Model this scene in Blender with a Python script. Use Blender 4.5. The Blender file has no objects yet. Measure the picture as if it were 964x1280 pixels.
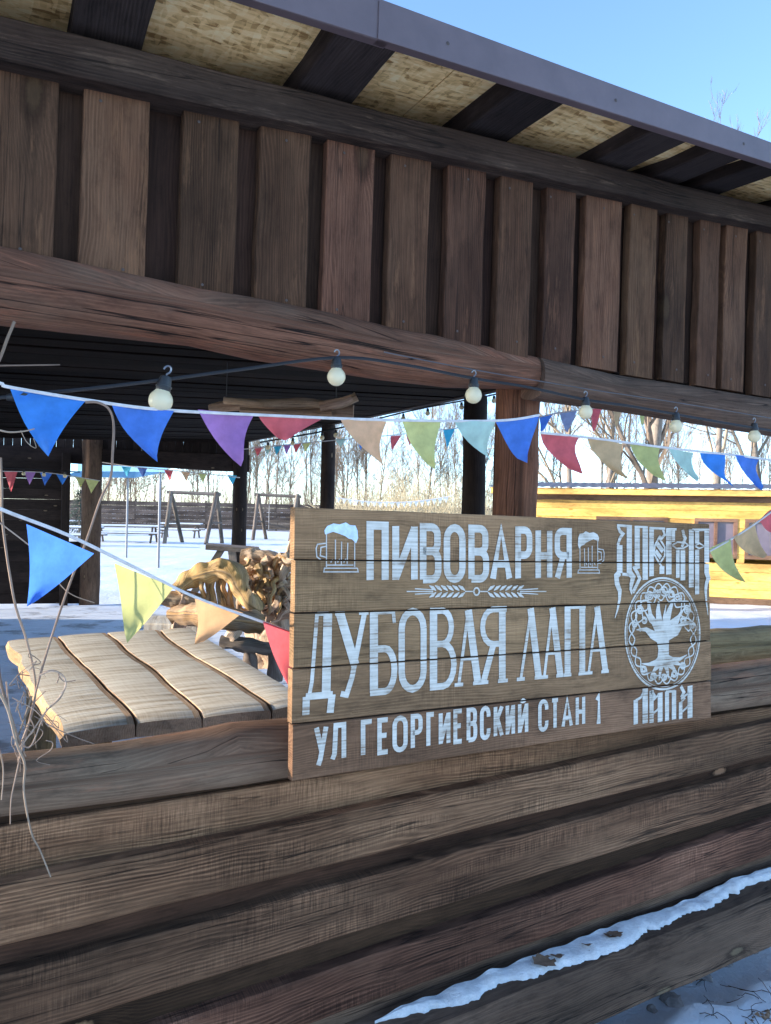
import bpy, bmesh, math, random
from mathutils import Vector, Matrix, noise

random.seed(7)
R = math.radians
scene = bpy.context.scene
col = scene.collection

# ------------------------------------------------------------------ camera
F, CX, CY, RHO = 970.0, 482.0, 640.0, 0.020
EYE = Vector((0, 0, 1.7))
RC = Vector((math.cos(RHO), 0, math.sin(RHO)))
UC = Vector((-math.sin(RHO), 0, math.cos(RHO)))
FW = Vector((0, 1, 0))
cam_d = bpy.data.cameras.new('camera')
cam = bpy.data.objects.new('camera', cam_d)
col.objects.link(cam)
cam_d.sensor_fit = 'VERTICAL'
cam_d.sensor_height = 36.0
cam_d.lens = F / 1280.0 * 36.0
cam_d.clip_start = 0.05
cam_d.clip_end = 6000
m = Matrix.Identity(4)
for i in range(3):
    m[i][0] = RC[i]; m[i][1] = UC[i]; m[i][2] = -FW[i]; m[i][3] = EYE[i]
cam.matrix_world = m
scene.camera = cam

# ------------------------------------------------------------------ world and sun
SUN_EL = R(11.5)
SUN_AZ = R(264)          # clockwise from +Y: the sun stands to the left, a little behind
w = bpy.data.worlds.new('World'); scene.world = w; w.use_nodes = True
wn = w.node_tree.nodes; wl = w.node_tree.links
bg = wn['Background']
sky = wn.new('ShaderNodeTexSky'); sky.sky_type = 'NISHITA'; sky.sun_disc = False
sky.sun_elevation = SUN_EL; sky.sun_rotation = SUN_AZ
sky.air_density = 0.65; sky.dust_density = 0.2; sky.ozone_density = 2.2
wl.new(sky.outputs[0], bg.inputs[0]); bg.inputs[1].default_value = 0.15
sl = bpy.data.lights.new('sun', 'SUN'); sun = bpy.data.objects.new('sun', sl); col.objects.link(sun)
sl.energy = 2.5; sl.angle = R(0.5); sl.color = (1.0, 0.92, 0.81)
sdir = Vector((math.sin(SUN_AZ) * math.cos(SUN_EL), math.cos(SUN_AZ) * math.cos(SUN_EL), math.sin(SUN_EL)))
sun.rotation_euler = sdir.to_track_quat('Z', 'Y').to_euler()
sun.location = (-6, -2, 6)
scene.view_settings.view_transform = 'Standard'
scene.view_settings.look = 'None'
scene.view_settings.gamma = 1.0
scene.view_settings.exposure = 2.25
scene.view_settings.use_curve_mapping = False

# ------------------------------------------------------------------ pixel helpers
def ray(x, y): return FW + RC * ((x - CX) / F) + UC * ((CY - y) / F)
def at(x, y, d): return EYE + ray(x, y) * d
def on_z(x, y, z=0.0):
    r = ray(x, y); return EYE + r * ((z - EYE.z) / r.z)
# frame of the front wall: U along it (to the right), V up, N inward
U = ray(2350, 595).normalized()
N = Vector((-U.y, U.x, 0)).normalized()
V = (Vector((0, 0, 1)) + U * 0.015)
O = at(482, 640, 2.19)
def fp(u, v, n=0.0): return O + U * u + V * v + N * n
def uv(x, y, n=0.0):
    r = ray(x, y)
    M = Matrix(((U.x, V.x, -r.x), (U.y, V.y, -r.y), (U.z, V.z, -r.z)))
    s = M.inverted() @ (EYE - O - N * n)
    return s.x, s.y
def fpx(x, y, n=0.0):
    u, v = uv(x, y, n); return fp(u, v, n)
def un(p):                       # world point -> u, v, n
    M = Matrix(((U.x, V.x, N.x), (U.y, V.y, N.y), (U.z, V.z, N.z)))
    s = M.inverted() @ (p - O); return s.x, s.y, s.z

# ------------------------------------------------------------------ object helpers
def tag(o, label=None, cat=None, group=None, kind=None):
    if label: o['label'] = label
    if cat: o['category'] = cat
    if group: o['group'] = group
    if kind: o['kind'] = kind
    return o
def empty(name, loc, label=None, cat=None, group=None):
    o = bpy.data.objects.new(name, None); col.objects.link(o); o.location = loc
    o.empty_display_size = 0.1
    return tag(o, label, cat, group)
class MB:
    """collects vertices and faces, with grain coordinates per vertex"""
    def __init__(s): s.v = []; s.f = []; s.g = []; s.m = []
    def add(s, p, g=None):
        s.v.append(p); s.g.append(g if g is not None else (p[0], p[1], p[2])); return len(s.v) - 1
    def face(s, f, mi=0): s.f.append(f); s.m.append(mi)
    def build(s, name, mats, parent=None, smooth=True, angle=40):
        me = bpy.data.meshes.new(name)
        org = Vector((0, 0, 0))
        if s.v:
            n = len(s.v)
            lo = Vector((min(p[0] for p in s.v), min(p[1] for p in s.v), min(p[2] for p in s.v)))
            hi = Vector((max(p[0] for p in s.v), max(p[1] for p in s.v), max(p[2] for p in s.v)))
            org = Vector(((lo.x + hi.x) / 2, (lo.y + hi.y) / 2, lo.z))
        me.from_pydata([(p[0] - org.x, p[1] - org.y, p[2] - org.z) for p in s.v], [], s.f)
        a = me.attributes.new('gc', 'FLOAT_VECTOR', 'POINT')
        a.data.foreach_set('vector', [c for g in s.g for c in g])
        if not isinstance(mats, (list, tuple)): mats = [mats]
        for mt in mats: me.materials.append(mt)
        if len(mats) > 1: me.polygons.foreach_set('material_index', s.m)
        me.update()
        bm = bmesh.new(); bm.from_mesh(me)
        bmesh.ops.recalc_face_normals(bm, faces=bm.faces)
        bm.to_mesh(me); bm.free()
        if smooth:
            me.shade_smooth()
            me.set_sharp_from_angle(angle=R(angle))
        o = bpy.data.objects.new(name, me); col.objects.link(o)
        if parent is not None:
            o.parent = parent
            bpy_m = parent_loc(parent)
            o.location = org - bpy_m
        else:
            o.location = org
        return o
def parent_loc(p):
    l = Vector(p.location)
    while p.parent is not None:
        p = p.parent; l += Vector(p.location)
    return l
def nz(a, b, c): return noise.noise(Vector((a, b, c)))
def lerp(a, b, t): return a + (b - a) * t

def plank_mb(A0, A1, B0, B1, T, seg=14, wob=0.003, ch=0.006, bow=0.0, mb=None, rough=0.0):
    """A0->A1 and B0->B1 are the two long edges of the front face, T points to the back face"""
    mb = mb or MB()
    sd = random.random() * 100
    tl = T.length; Tn = T.normalized()
    L = (A1 - A0).length
    prev = None
    for k in range(seg + 1):
        t = k / seg
        a = lerp(A0, A1, t); b = lerp(B0, B1, t)
        wv = (b - a); W = wv.length; wn_ = wv / W
        a = a + wn_ * (wob * 2 * nz(sd, t * L * 5, 1)) - Tn * (rough * nz(sd, t * L * 3, 5))
        b = b + wn_ * (wob * 2 * nz(sd + 9, t * L * 5, 2)) - Tn * (rough * nz(sd, t * L * 3, 8))
        front = -Tn * (bow * math.sin(math.pi * t))
        pts = [(a + wn_ * ch + front, 0.0 + ch, 0.0), (lerp(a, b, 0.5) + front, W / 2, 0.0), (b - wn_ * ch + front, W - ch, 0.0),
               (b + Tn * ch, W, ch), (b + T, W, tl), (a + T, 0.0, tl), (a + Tn * ch, 0.0, ch)]
        ring = [mb.add(p, (t * L + sd, gy + sd * 1.3, gz + sd * .7)) for p, gy, gz in pts]
        if prev:
            n = len(ring)
            for i in range(n):
                mb.face((prev[i], prev[(i + 1) % n], ring[(i + 1) % n], ring[i]))
        else:
            mb.face(tuple(ring[::-1]))
        prev = ring
    mb.face(tuple(prev))
    return mb
def plank(name, A0, A1, B0, B1, T, mat, parent, **k):
    return plank_mb(A0, A1, B0, B1, T, **k).build(name, mat, parent, angle=25)

def tube_mb(pts, radii, sides=8, mb=None, rn=0.0, rfreq=6.0, cap=True, sq=1.0, gs=1.0):
    """a tapering tube along points; rn: relative radius noise"""
    mb = mb or MB()
    sd = random.random() * 100
    pts = [Vector(p) for p in pts]
    n = len(pts)
    if not isinstance(radii, (list, tuple)): radii = [radii] * n
    t0 = (pts[1] - pts[0]).normalized()
    ref = Vector((0, 0, 1)) if abs(t0.z) < 0.9 else Vector((1, 0, 0))
    x = t0.cross(ref).normalized(); L = 0.0; prev = None
    for k in range(n):
        if k == 0: t = (pts[1] - pts[0]).normalized()
        elif k == n - 1: t = (pts[k] - pts[k - 1]).normalized()
        else:
            t = (pts[k + 1] - pts[k - 1])
            t = t.normalized() if t.length > 1e-9 else t0
        x = (x - t * x.dot(t))
        x = x.normalized() if x.length > 1e-6 else t.orthogonal().normalized()
        y = t.cross(x)
        if k: L += (pts[k] - pts[k - 1]).length
        ring = []
        for i in range(sides):
            a = 2 * math.pi * i / sides
            c, s = math.cos(a), math.sin(a)
            r = radii[k]
            if sq != 1.0: r *= (abs(c) ** 4 + abs(s) ** 4) ** (-0.25 * (sq - 1))
            if rn: r *= 1 + rn * 1.6 * nz(sd + c * 1.3, s * 1.3, L * rfreq)
            ring.append(mb.add(pts[k] + x * (c * r) + y * (s * r), (L * gs + sd, a * radii[k] * gs + sd, sd)))
        if prev:
            for i in range(sides):
                mb.face((prev[i], prev[(i + 1) % sides], ring[(i + 1) % sides], ring[i]))
        elif cap: mb.face(tuple(ring[::-1]))
        prev = ring
    if cap: mb.face(tuple(prev))
    return mb
def tube(name, pts, radii, mat, parent=None, **k):
    return tube_mb(pts, radii, **k).build(name, mat, parent, angle=50)
def smooth_path(pts, n=6):
    """Catmull-Rom through the points"""
    P = [Vector(p) for p in pts]; out = []
    for i in range(len(P) - 1):
        p0 = P[max(i - 1, 0)]; p1 = P[i]; p2 = P[i + 1]; p3 = P[min(i + 2, len(P) - 1)]
        for k in range(n):
            t = k / n
            out.append(0.5 * ((2 * p1) + (p2 - p0) * t + (2 * p0 - 5 * p1 + 4 * p2 - p3) * t * t + (3 * p1 - p0 - 3 * p2 + p3) * t ** 3))
    out.append(P[-1]); return out

# ------------------------------------------------------------------ materials
class NT:
    def __init__(s, name):
        s.mat = bpy.data.materials.new(name); s.mat.use_nodes = True
        s.t = s.mat.node_tree; s.b = s.t.nodes['Principled BSDF']; s.out = s.t.nodes['Material Output']
    def n(s, typ, **k):
        nd = s.t.nodes.new(typ)
        for a, b in k.items(): setattr(nd, a, b)
        return nd
    def l(s, a, b): s.t.links.new(a, b)
    def val(s, sock, v):
        if isinstance(v, (int, float)): sock.default_value = v
        else: s.l(v, sock)
    def math(s, op, a, b=None, c=None, clamp=False):
        nd = s.n('ShaderNodeMath', operation=op); nd.use_clamp = clamp
        s.val(nd.inputs[0], a)
        if b is not None: s.val(nd.inputs[1], b)
        if c is not None: s.val(nd.inputs[2], c)
        return nd.outputs[0]
    def ramp(s, fac, stops, interp='LINEAR'):
        nd = s.n('ShaderNodeValToRGB'); cr = nd.color_ramp; cr.interpolation = interp
        while len(cr.elements) < len(stops): cr.elements.new(0.5)
        for e, (p, c) in zip(cr.elements, stops):
            e.position = p; e.color = (c, c, c, 1) if isinstance(c, (int, float)) else (*c, 1)
        s.l(fac, nd.inputs[0]); return nd.outputs[0]
    def mix(s, fac, a, b, mode='MIX'):
        nd = s.n('ShaderNodeMix', data_type='RGBA', blend_type=mode)
        s.val(nd.inputs[0], fac)
        for sock, v in ((nd.inputs[6], a), (nd.inputs[7], b)):
            if isinstance(v, (tuple, list)): sock.default_value = (*v, 1)
            else: s.l(v, sock)
        return nd.outputs[2]
    def vec(s, v, scale):
        nd = s.n('ShaderNodeVectorMath', operation='MULTIPLY'); s.l(v, nd.inputs[0]); nd.inputs[1].default_value = scale; return nd.outputs[0]
    def noise(s, v, scale=1.0, detail=4, rough=0.55, dist=0.0):
        nd = s.n('ShaderNodeTexNoise'); s.l(v, nd.inputs['Vector'])
        nd.inputs['Scale'].default_value = scale; nd.inputs['Detail'].default_value = detail
        nd.inputs['Roughness'].default_value = rough; nd.inputs['Distortion'].default_value = dist
        return nd.outputs[0]
    def bump(s, h, strength=0.5, dist=0.01):
        nd = s.n('ShaderNodeBump'); nd.inputs['Strength'].default_value = strength; nd.inputs['Distance'].default_value = dist
        s.l(h, nd.inputs['Height']); s.l(nd.outputs[0], s.b.inputs['Normal'])

def wood(name, dark, light, grey=None, greyamt=0.0, rings=70, contrast=1.0, knots=0.5, bump=0.5, rough=0.85, vary=0.3,
         knot_col=(0.30, 0.21, 0.13), cross=0.0, spec=0.14, cracks=0.0, wear=None, wearamt=0.0, ksize=1.0, ringw=0.20, stain=0.6):
    t = NT(name)
    at_ = t.n('ShaderNodeAttribute', attribute_name='gc').outputs['Vector']
    sep = t.n('ShaderNodeSeparateXYZ'); t.l(at_, sep.inputs[0])
    low = t.noise(t.vec(at_, (1.5, 6, 6)), 1, 3, 0.5)
    ph = t.math('MULTIPLY_ADD', low, rings * 1.4, t.math('MULTIPLY', sep.outputs[1], rings * 14.0))
    if knots:
        vo = t.n('ShaderNodeTexVoronoi'); vo.voronoi_dimensions = '2D'; vo.inputs['Scale'].default_value = 1.0
        dst = t.n('ShaderNodeVectorMath', operation='ADD')
        t.l(t.vec(at_, (2.6 / ksize, 7.0 / ksize, 0.0)), dst.inputs[0])
        nn = t.n('ShaderNodeTexNoise'); t.l(t.vec(at_, (22, 22, 22)), nn.inputs['Vector'])
        t.l(t.vec(nn.outputs[1], (0.05, 0.07, 0.0)), dst.inputs[1])
        t.l(dst.outputs[0], vo.inputs['Vector'])
        rs = t.n('ShaderNodeSeparateColor'); t.l(vo.outputs['Color'], rs.inputs[0])
        on = t.math('LESS_THAN', rs.outputs[0], knots)
        kd = vo.outputs['Distance']
        ph = t.math('MULTIPLY_ADD', t.math('MULTIPLY', t.ramp(kd, [(0.0, 1.0), (0.42, 0.0)], 'EASE'), on), 24.0, ph)
    ringv = t.math('POWER', t.math('MULTIPLY_ADD', t.math('SINE', ph), 0.5, 0.5), 1.7)
    amp = t.ramp(t.noise(t.vec(at_, (1.7, 11, 11)), 1, 3, 0.6), [(0.36, 0.1), (0.66, 1.0)])
    ringv = t.math('MULTIPLY_ADD', t.math('SUBTRACT', ringv, 0.4), amp, 0.4)
    fib = t.noise(t.vec(at_, (8, 420, 420)), 1, 3, 0.75)
    mid = t.noise(t.vec(at_, (2.6, 75, 75)), 1, 5, 0.7)
    blot = t.noise(t.vec(at_, (9, 26, 26)), 1, 6, 0.7)
    patch = t.noise(t.vec(at_, (2.2, 5, 5)), 1, 4, 0.6)
    f = t.math('ADD', t.math('MULTIPLY', ringv, ringw), t.math('ADD', t.math('MULTIPLY', fib, 0.40), t.math('MULTIPLY', mid, 0.45)))
    f = t.math('MULTIPLY_ADD', t.math('SUBTRACT', f, 0.425 + 0.38 * ringw), 2.3 * contrast, 0.5, clamp=True)
    c = t.mix(f, dark, light)
    if grey:
        g = t.ramp(patch, [(0.42, 0.0), (0.66, 1.0)])
        c = t.mix(t.math('MULTIPLY', g, greyamt), c, t.mix(f, tuple(x * 0.45 for x in grey), grey))
    c = t.mix(1.0, c, t.ramp(t.noise(t.vec(at_, (0.9, 3, 3)), 1, 3, 0.5), [(0.36, stain), (0.62, 1.25)]), 'MULTIPLY')
    c = t.mix(1.0, c, t.ramp(blot, [(0.30, 0.62), (0.48, 1.0), (0.72, 1.22)]), 'MULTIPLY')
    if wear:
        wv = t.noise(t.vec(at_, (3, 26, 26)), 1, 7, 0.75)
        c = t.mix(t.math('MULTIPLY', t.ramp(wv, [(0.56, 0.0), (0.64, 1.0)]), wearamt), c, wear)
    h = t.math('ADD', t.math('MULTIPLY', fib, 0.7), t.math('ADD', t.math('MULTIPLY', ringv, 0.2), t.math('MULTIPLY', mid, 0.6)))
    if cross:
        cr = t.noise(t.vec(at_, (300, 14, 14)), 1, 3, 0.6)
        cr = t.math('MULTIPLY_ADD', t.math('SUBTRACT', cr, 0.5), t.ramp(t.noise(t.vec(at_, (3, 9, 9)), 1, 3, 0.6), [(0.45, 0.0), (0.65, 1.0)]), 0.5)
        c = t.mix(1.0, c, t.ramp(cr, [(0.36, 1 - cross), (0.62, 1 + cross * 0.5)]), 'MULTIPLY')
        h = t.math('ADD', h, t.math('MULTIPLY', cr, cross))
    if knots:
        k1 = t.math('MULTIPLY', t.ramp(kd, [(0.085, 1.0), (0.17, 0.0)]), on)
        k2 = t.math('MULTIPLY', t.ramp(kd, [(0.055, 1.0), (0.10, 0.0)]), on)
        c = t.mix(t.math('MULTIPLY', k1, 0.75), c, tuple(x * 0.55 for x in dark))
        c = t.mix(t.math('MULTIPLY', k2, 0.5), c, t.mix(blot, tuple(x * .5 for x in knot_col), tuple(min(1, x * 1.5) for x in knot_col)))
        h = t.math('SUBTRACT', h, t.math('MULTIPLY', k1, 0.4))
    if cracks:
        ck = t.noise(t.vec(at_, (0.9, 30, 30)), 1, 3, 0.4)
        ckm = t.ramp(ck, [(0.488, 0.0), (0.5, 1.0), (0.512, 0.0)])
        ckm = t.math('MULTIPLY', ckm, t.ramp(t.noise(t.vec(at_, (0.9, 9, 9)), 1, 1, 0.5), [(0.47, 0.0), (0.52, 1.0)]))
        c = t.mix(t.math('MULTIPLY', ckm, cracks), c, (0.008, 0.006, 0.005))
        h = t.math('SUBTRACT', h, t.math('MULTIPLY', ckm, 1.5 * cracks))
    oi = t.n('ShaderNodeObjectInfo')
    vr = t.n('ShaderNodeMapRange'); t.l(oi.outputs['Random'], vr.inputs[0]); vr.inputs[3].default_value = 1 - vary; vr.inputs[4].default_value = 1 + vary
    hr = t.n('ShaderNodeMapRange'); t.l(t.math('FRACT', t.math('MULTIPLY', oi.outputs['Random'], 13.7)), hr.inputs[0]); hr.inputs[3].default_value = 0.493; hr.inputs[4].default_value = 0.508
    hv = t.n('ShaderNodeHueSaturation'); t.l(vr.outputs[0], hv.inputs['Value']); t.l(hr.outputs[0], hv.inputs['Hue']); t.l(c, hv.inputs['Color'])
    t.l(hv.outputs[0], t.b.inputs['Base Color'])
    t.b.inputs['Roughness'].default_value = rough
    t.b.inputs['Specular IOR Level'].default_value = spec
    t.bump(h, bump, 0.006)
    return t.mat

M = {}
M['board'] = wood('stained_board', (0.0306, 0.0138, 0.0078), (0.1363, 0.0624, 0.0344), (0.1542, 0.0812, 0.0476), 0.5, 60, 1.0, 0.22, 0.6, vary=0.25,
                  knot_col=(0.0918, 0.0515, 0.0264), wear=(0.2361, 0.1093, 0.0557), wearamt=0.35, cracks=0.6, ksize=1.4)
M['board_shaded'] = wood('stained_board_shaded', (0.0146, 0.0078, 0.0055), (0.0545, 0.0267, 0.0170), None, 0, 50, 1.0, 0, 0.5, vary=0.25)  # darker copy for the recessed boards, recess shade put into the colour
M['ledger'] = wood('ledger_wood', (0.0171, 0.0101, 0.0077), (0.0599, 0.0346, 0.0261), (0.1052, 0.0684, 0.0514), 0.5, 50, 1.0, 0, 0.6, vary=0.1, wear=(0.1964, 0.1236, 0.0873), wearamt=0.4, cracks=0.7)
M['log'] = wood('orange_log', (0.0657, 0.0296, 0.0172), (0.2457, 0.1124, 0.0639), (0.1878, 0.1191, 0.0775), 0.85, 40, 1.0, 0.16, 0.75, vary=0.1, cracks=1.0,
                knot_col=(0.1645, 0.0829, 0.0459), wear=(0.3115, 0.1186, 0.0624), wearamt=0.55, ksize=1.5)
M['log_grey'] = wood('grey_log', (0.0467, 0.0252, 0.0179), (0.1430, 0.0799, 0.0559), (0.1644, 0.1081, 0.0803), 0.6, 40, 1.0, 0.14, 0.6, vary=0.1, cracks=0.9, wear=(0.2214, 0.1303, 0.0891), wearamt=0.3)
M['rail'] = wood('rail_log', (0.0752, 0.0427, 0.0270), (0.2325, 0.1351, 0.0847), (0.2491, 0.1754, 0.1171), 0.7, 40, 0.9, 0.15, 0.6, vary=0.1, cracks=1.0, wear=(0.2973, 0.1364, 0.0785), wearamt=0.45, ksize=1.3)
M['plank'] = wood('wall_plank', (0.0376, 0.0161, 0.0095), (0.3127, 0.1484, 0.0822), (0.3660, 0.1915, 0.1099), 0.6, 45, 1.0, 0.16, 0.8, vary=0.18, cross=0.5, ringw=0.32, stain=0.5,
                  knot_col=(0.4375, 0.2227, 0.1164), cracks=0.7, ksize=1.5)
M['plank_shaded'] = wood('wall_plank_shaded', (0.0216, 0.0114, 0.0070), (0.0811, 0.0400, 0.0225), None, 0, 50, 1.0, 0.16, 0.5, vary=0.15, knot_col=(0.5761, 0.3192, 0.1772))  # shadow bands between the proud planks, painted as darker wood
M['sill'] = wood('sill_wood', (0.0494, 0.0273, 0.0190), (0.1770, 0.1038, 0.0705), (0.2273, 0.1388, 0.0962), 0.6, 60, 1.0, 0.25, 0.6, vary=0.1, cracks=0.8)
M['post'] = wood('post_wood', (0.0704, 0.0316, 0.0179), (0.2812, 0.1222, 0.0677), (0.1558, 0.0889, 0.0571), 0.6, 50, 1.1, 0.3, 0.9, vary=0.1, cracks=1.0)
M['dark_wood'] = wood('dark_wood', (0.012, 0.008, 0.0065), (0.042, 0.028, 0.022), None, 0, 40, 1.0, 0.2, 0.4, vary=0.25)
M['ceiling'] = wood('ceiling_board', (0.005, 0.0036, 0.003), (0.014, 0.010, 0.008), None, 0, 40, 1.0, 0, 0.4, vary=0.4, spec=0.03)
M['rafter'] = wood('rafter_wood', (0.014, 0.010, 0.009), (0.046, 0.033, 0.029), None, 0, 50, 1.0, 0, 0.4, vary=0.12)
M['sign'] = wood('sign_plank', (0.1629, 0.0866, 0.0439), (0.3740, 0.2068, 0.1092), (0.3159, 0.1776, 0.0962), 0.5, 60, 0.9, 0.2, 0.5, vary=0.12, cross=0.25, ringw=0.3,
                 knot_col=(0.5780, 0.3301, 0.1650), ksize=1.3, cracks=0.4)
M['pine'] = wood('yellow_pine', (0.6510, 0.3528, 0.0800), (0.8400, 0.5292, 0.1600), None, 0, 60, 0.8, 0.15, 0.2, vary=0.08, knot_col=(0.3990, 0.1666, 0.0400), rough=0.6)
M['pine_trim'] = wood('brown_trim', (0.14, 0.075, 0.045), (0.24, 0.14, 0.09), None, 0, 60, 0.8, 0.2, 0.2, vary=0.1)
M['slab'] = wood('slab_wood', (0.42, 0.33, 0.22), (0.74, 0.65, 0.52), (0.72, 0.70, 0.66), 0.8, 14, 0.7, 0.12, 0.5, vary=0.06, rough=0.6, knot_col=(0.4, 0.26, 0.12))
M['slab_edge'] = wood('slab_edge_wood', (0.30, 0.165, 0.07), (0.60, 0.39, 0.19), (0.40, 0.29, 0.19), 0.5, 20, 1.0, 0.3, 0.9, vary=0.1)
M['drift'] = wood('driftwood', (0.34, 0.205, 0.115), (0.74, 0.54, 0.37), (0.66, 0.53, 0.42), 0.6, 30, 1.0, 0.15, 0.8, vary=0.3, cracks=0.5)
M['drift_gold'] = wood('varnished_driftwood', (0.36, 0.20, 0.075), (0.74, 0.46, 0.20), (0.48, 0.38, 0.30), 0.7, 24, 1.0, 0.3, 0.9, vary=0.1, rough=0.65, cracks=0.8)
M['weathered'] = wood('weathered_wood', (0.09, 0.07, 0.055), (0.24, 0.19, 0.15), None, 0, 40, 1.0, 0.2, 0.3, vary=0.3)
M['end_grain_gap_shade'] = wood('slab_end_grain_gap_shade', (0.30, 0.185, 0.10), (0.58, 0.40, 0.25), None, 0, 40, 1.0, 0, 0.6, vary=0.1)  # end grain, also the painted shade on the slab gap sides
M['fence'] = wood('fence_board', (0.055, 0.042, 0.035), (0.13, 0.10, 0.085), None, 0, 30, 0.8, 0, 0.2, vary=0.35)
M['bark'] = wood('bark', (0.10, 0.08, 0.062), (0.26, 0.21, 0.165), None, 0, 25, 1.0, 0, 0.7, vary=0.3)
M['twig'] = wood('twig_bark', (0.15, 0.108, 0.072), (0.33, 0.250, 0.175), None, 0, 25, 0.8, 0, 0.2, vary=0.25)
M['vine'] = wood('dry_vine', (0.20, 0.135, 0.095), (0.42, 0.30, 0.22), None, 0, 25, 0.9, 0, 0.4, vary=0.2)

def plain(name, c, rough=0.6, var=0.15, scale=8.0, metallic=0.0, bump=0.0, trans=0.0):
    t = NT(name)
    tc = t.n('ShaderNodeTexCoord').outputs['Object']
    nv = t.noise(tc, scale, 4, 0.6)
    cc = t.mix(1.0, c, t.ramp(nv, [(0.3, 1 - var), (0.7, 1 + var)]), 'MULTIPLY')
    t.l(cc, t.b.inputs['Base Color']); t.b.inputs['Roughness'].default_value = rough
    t.b.inputs['Metallic'].default_value = metallic
    if bump: t.bump(nv, bump, 0.01)
    if trans:
        tr = t.n('ShaderNodeBsdfTranslucent'); t.l(cc, tr.inputs[0])
        mx = t.n('ShaderNodeMixShader'); mx.inputs[0].default_value = trans
        t.l(t.b.outputs[0], mx.inputs[1]); t.l(tr.outputs[0], mx.inputs[2]); t.l(mx.outputs[0], t.out.inputs[0])
    return t.mat
M['fascia'] = plain('brown_metal', (0.112, 0.078, 0.080), 0.5, 0.14, 9, 0.0, bump=0.12)
M['black'] = plain('black_rubber', (0.012, 0.012, 0.013), 0.5, 0.2)
M['hook'] = plain('grey_steel', (0.25, 0.25, 0.26), 0.4, 0.1, metallic=0.8)
M['bulb'] = plain('frosted_bulb', (0.86, 0.75, 0.50), 0.25, 0.03, 8, trans=0.3)
M['string'] = plain('white_tape', (0.62, 0.57, 0.54), 0.8, 0.15, 40)
M['canopy'] = plain('blue_canopy', (0.20, 0.42, 0.60), 0.6, 0.08)
M['steel'] = plain('pole_steel', (0.22, 0.22, 0.23), 0.45, 0.1)
M['stone'] = plain('stone', (0.36, 0.31, 0.27), 0.9, 0.4, 30, bump=0.6)
M['leaf'] = plain('dead_leaf', (0.22, 0.13, 0.075), 0.85, 0.35, 60)
M['pane'] = plain('window_pane', (0.16, 0.13, 0.16), 0.12, 0.1)
M['conifer'] = plain('conifer_needles', (0.045, 0.07, 0.045), 0.8, 0.4, 6)
M['roofing'] = plain('roof_sheet', (0.09, 0.07, 0.075), 0.5, 0.1)
M['grass'] = plain('dry_grass', (0.50, 0.40, 0.24), 0.85, 0.25, 2)
FL = {}
for nm, c in dict(blue=(0.02, 0.24, 0.78), royal=(0.045, 0.20, 0.72), purple=(0.40, 0.18, 0.50), red=(0.70, 0.11, 0.13), orange=(0.80, 0.47, 0.26),
                  yellow=(0.68, 0.68, 0.25), mint=(0.48, 0.70, 0.62), tan=(0.64, 0.43, 0.22), olive=(0.54, 0.55, 0.19), slate=(0.26, 0.32, 0.50),
                  teal=(0.03, 0.42, 0.62), white=(0.76, 0.74, 0.70), navy=(0.03, 0.10, 0.38), apricot=(0.62, 0.34, 0.15), lemon=(0.52, 0.50, 0.17)).items():
    FL[nm] = plain('pennant_' + nm, tuple(x * .92 + .03 for x in c), 0.75, 0.16, 22, bump=0.35, trans=0.5)

def snow_mat(name, dirt=0.0, plankgaps=False):
    t = NT(name)
    tc = t.n('ShaderNodeNewGeometry').outputs['Position']
    a = t.noise(tc, 1.3, 6, 0.6); b = t.noise(tc, 14, 6, 0.65)
    c = t.mix(t.ramp(a, [(0.35, 0.0), (0.7, 1.0)]), (0.80, 0.80, 0.80), (0.68, 0.69, 0.70))
    if dirt:
        d = t.ramp(t.noise(t.vec(tc, (1, 1, 1)), 5.5, 7, 0.7), [(0.54, 0.0), (0.66, 1.0)])
        c = t.mix(t.math('MULTIPLY', d, dirt), c, (0.16, 0.12, 0.09))
    t.l(c, t.b.inputs['Base Color']); t.b.inputs['Roughness'].default_value = 0.7
    t.b.inputs['Subsurface Weight'].default_value = 0.0
    t.bump(t.math('ADD', t.math('MULTIPLY', a, 2.0), b), 0.35, 0.05)
    return t.mat
M['snow'] = snow_mat('snow')
M['snow_dirty'] = snow_mat('trodden_snow', 0.55)
def ledge_snow():
    t = NT('crusted_snow')
    tc = t.n('ShaderNodeNewGeometry').outputs['Position']
    a = t.noise(tc, 22, 6, 0.7); b = t.noise(tc, 160, 4, 0.7)
    c = t.mix(t.ramp(a, [(0.35, 0.0), (0.7, 1.0)]), (0.80, 0.80, 0.80), (0.58, 0.58, 0.58))
    c = t.mix(t.ramp(t.noise(tc, 55, 5, 0.7), [(0.66, 0.0), (0.71, 0.7)]), c, (0.17, 0.125, 0.095))
    t.l(c, t.b.inputs['Base Color']); t.b.inputs['Roughness'].default_value = 0.6
    t.bump(t.math('ADD', t.math('MULTIPLY', a, 2.0), b), 0.6, 0.012)
    return t.mat
M['snow_ledge'] = ledge_snow()

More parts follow.
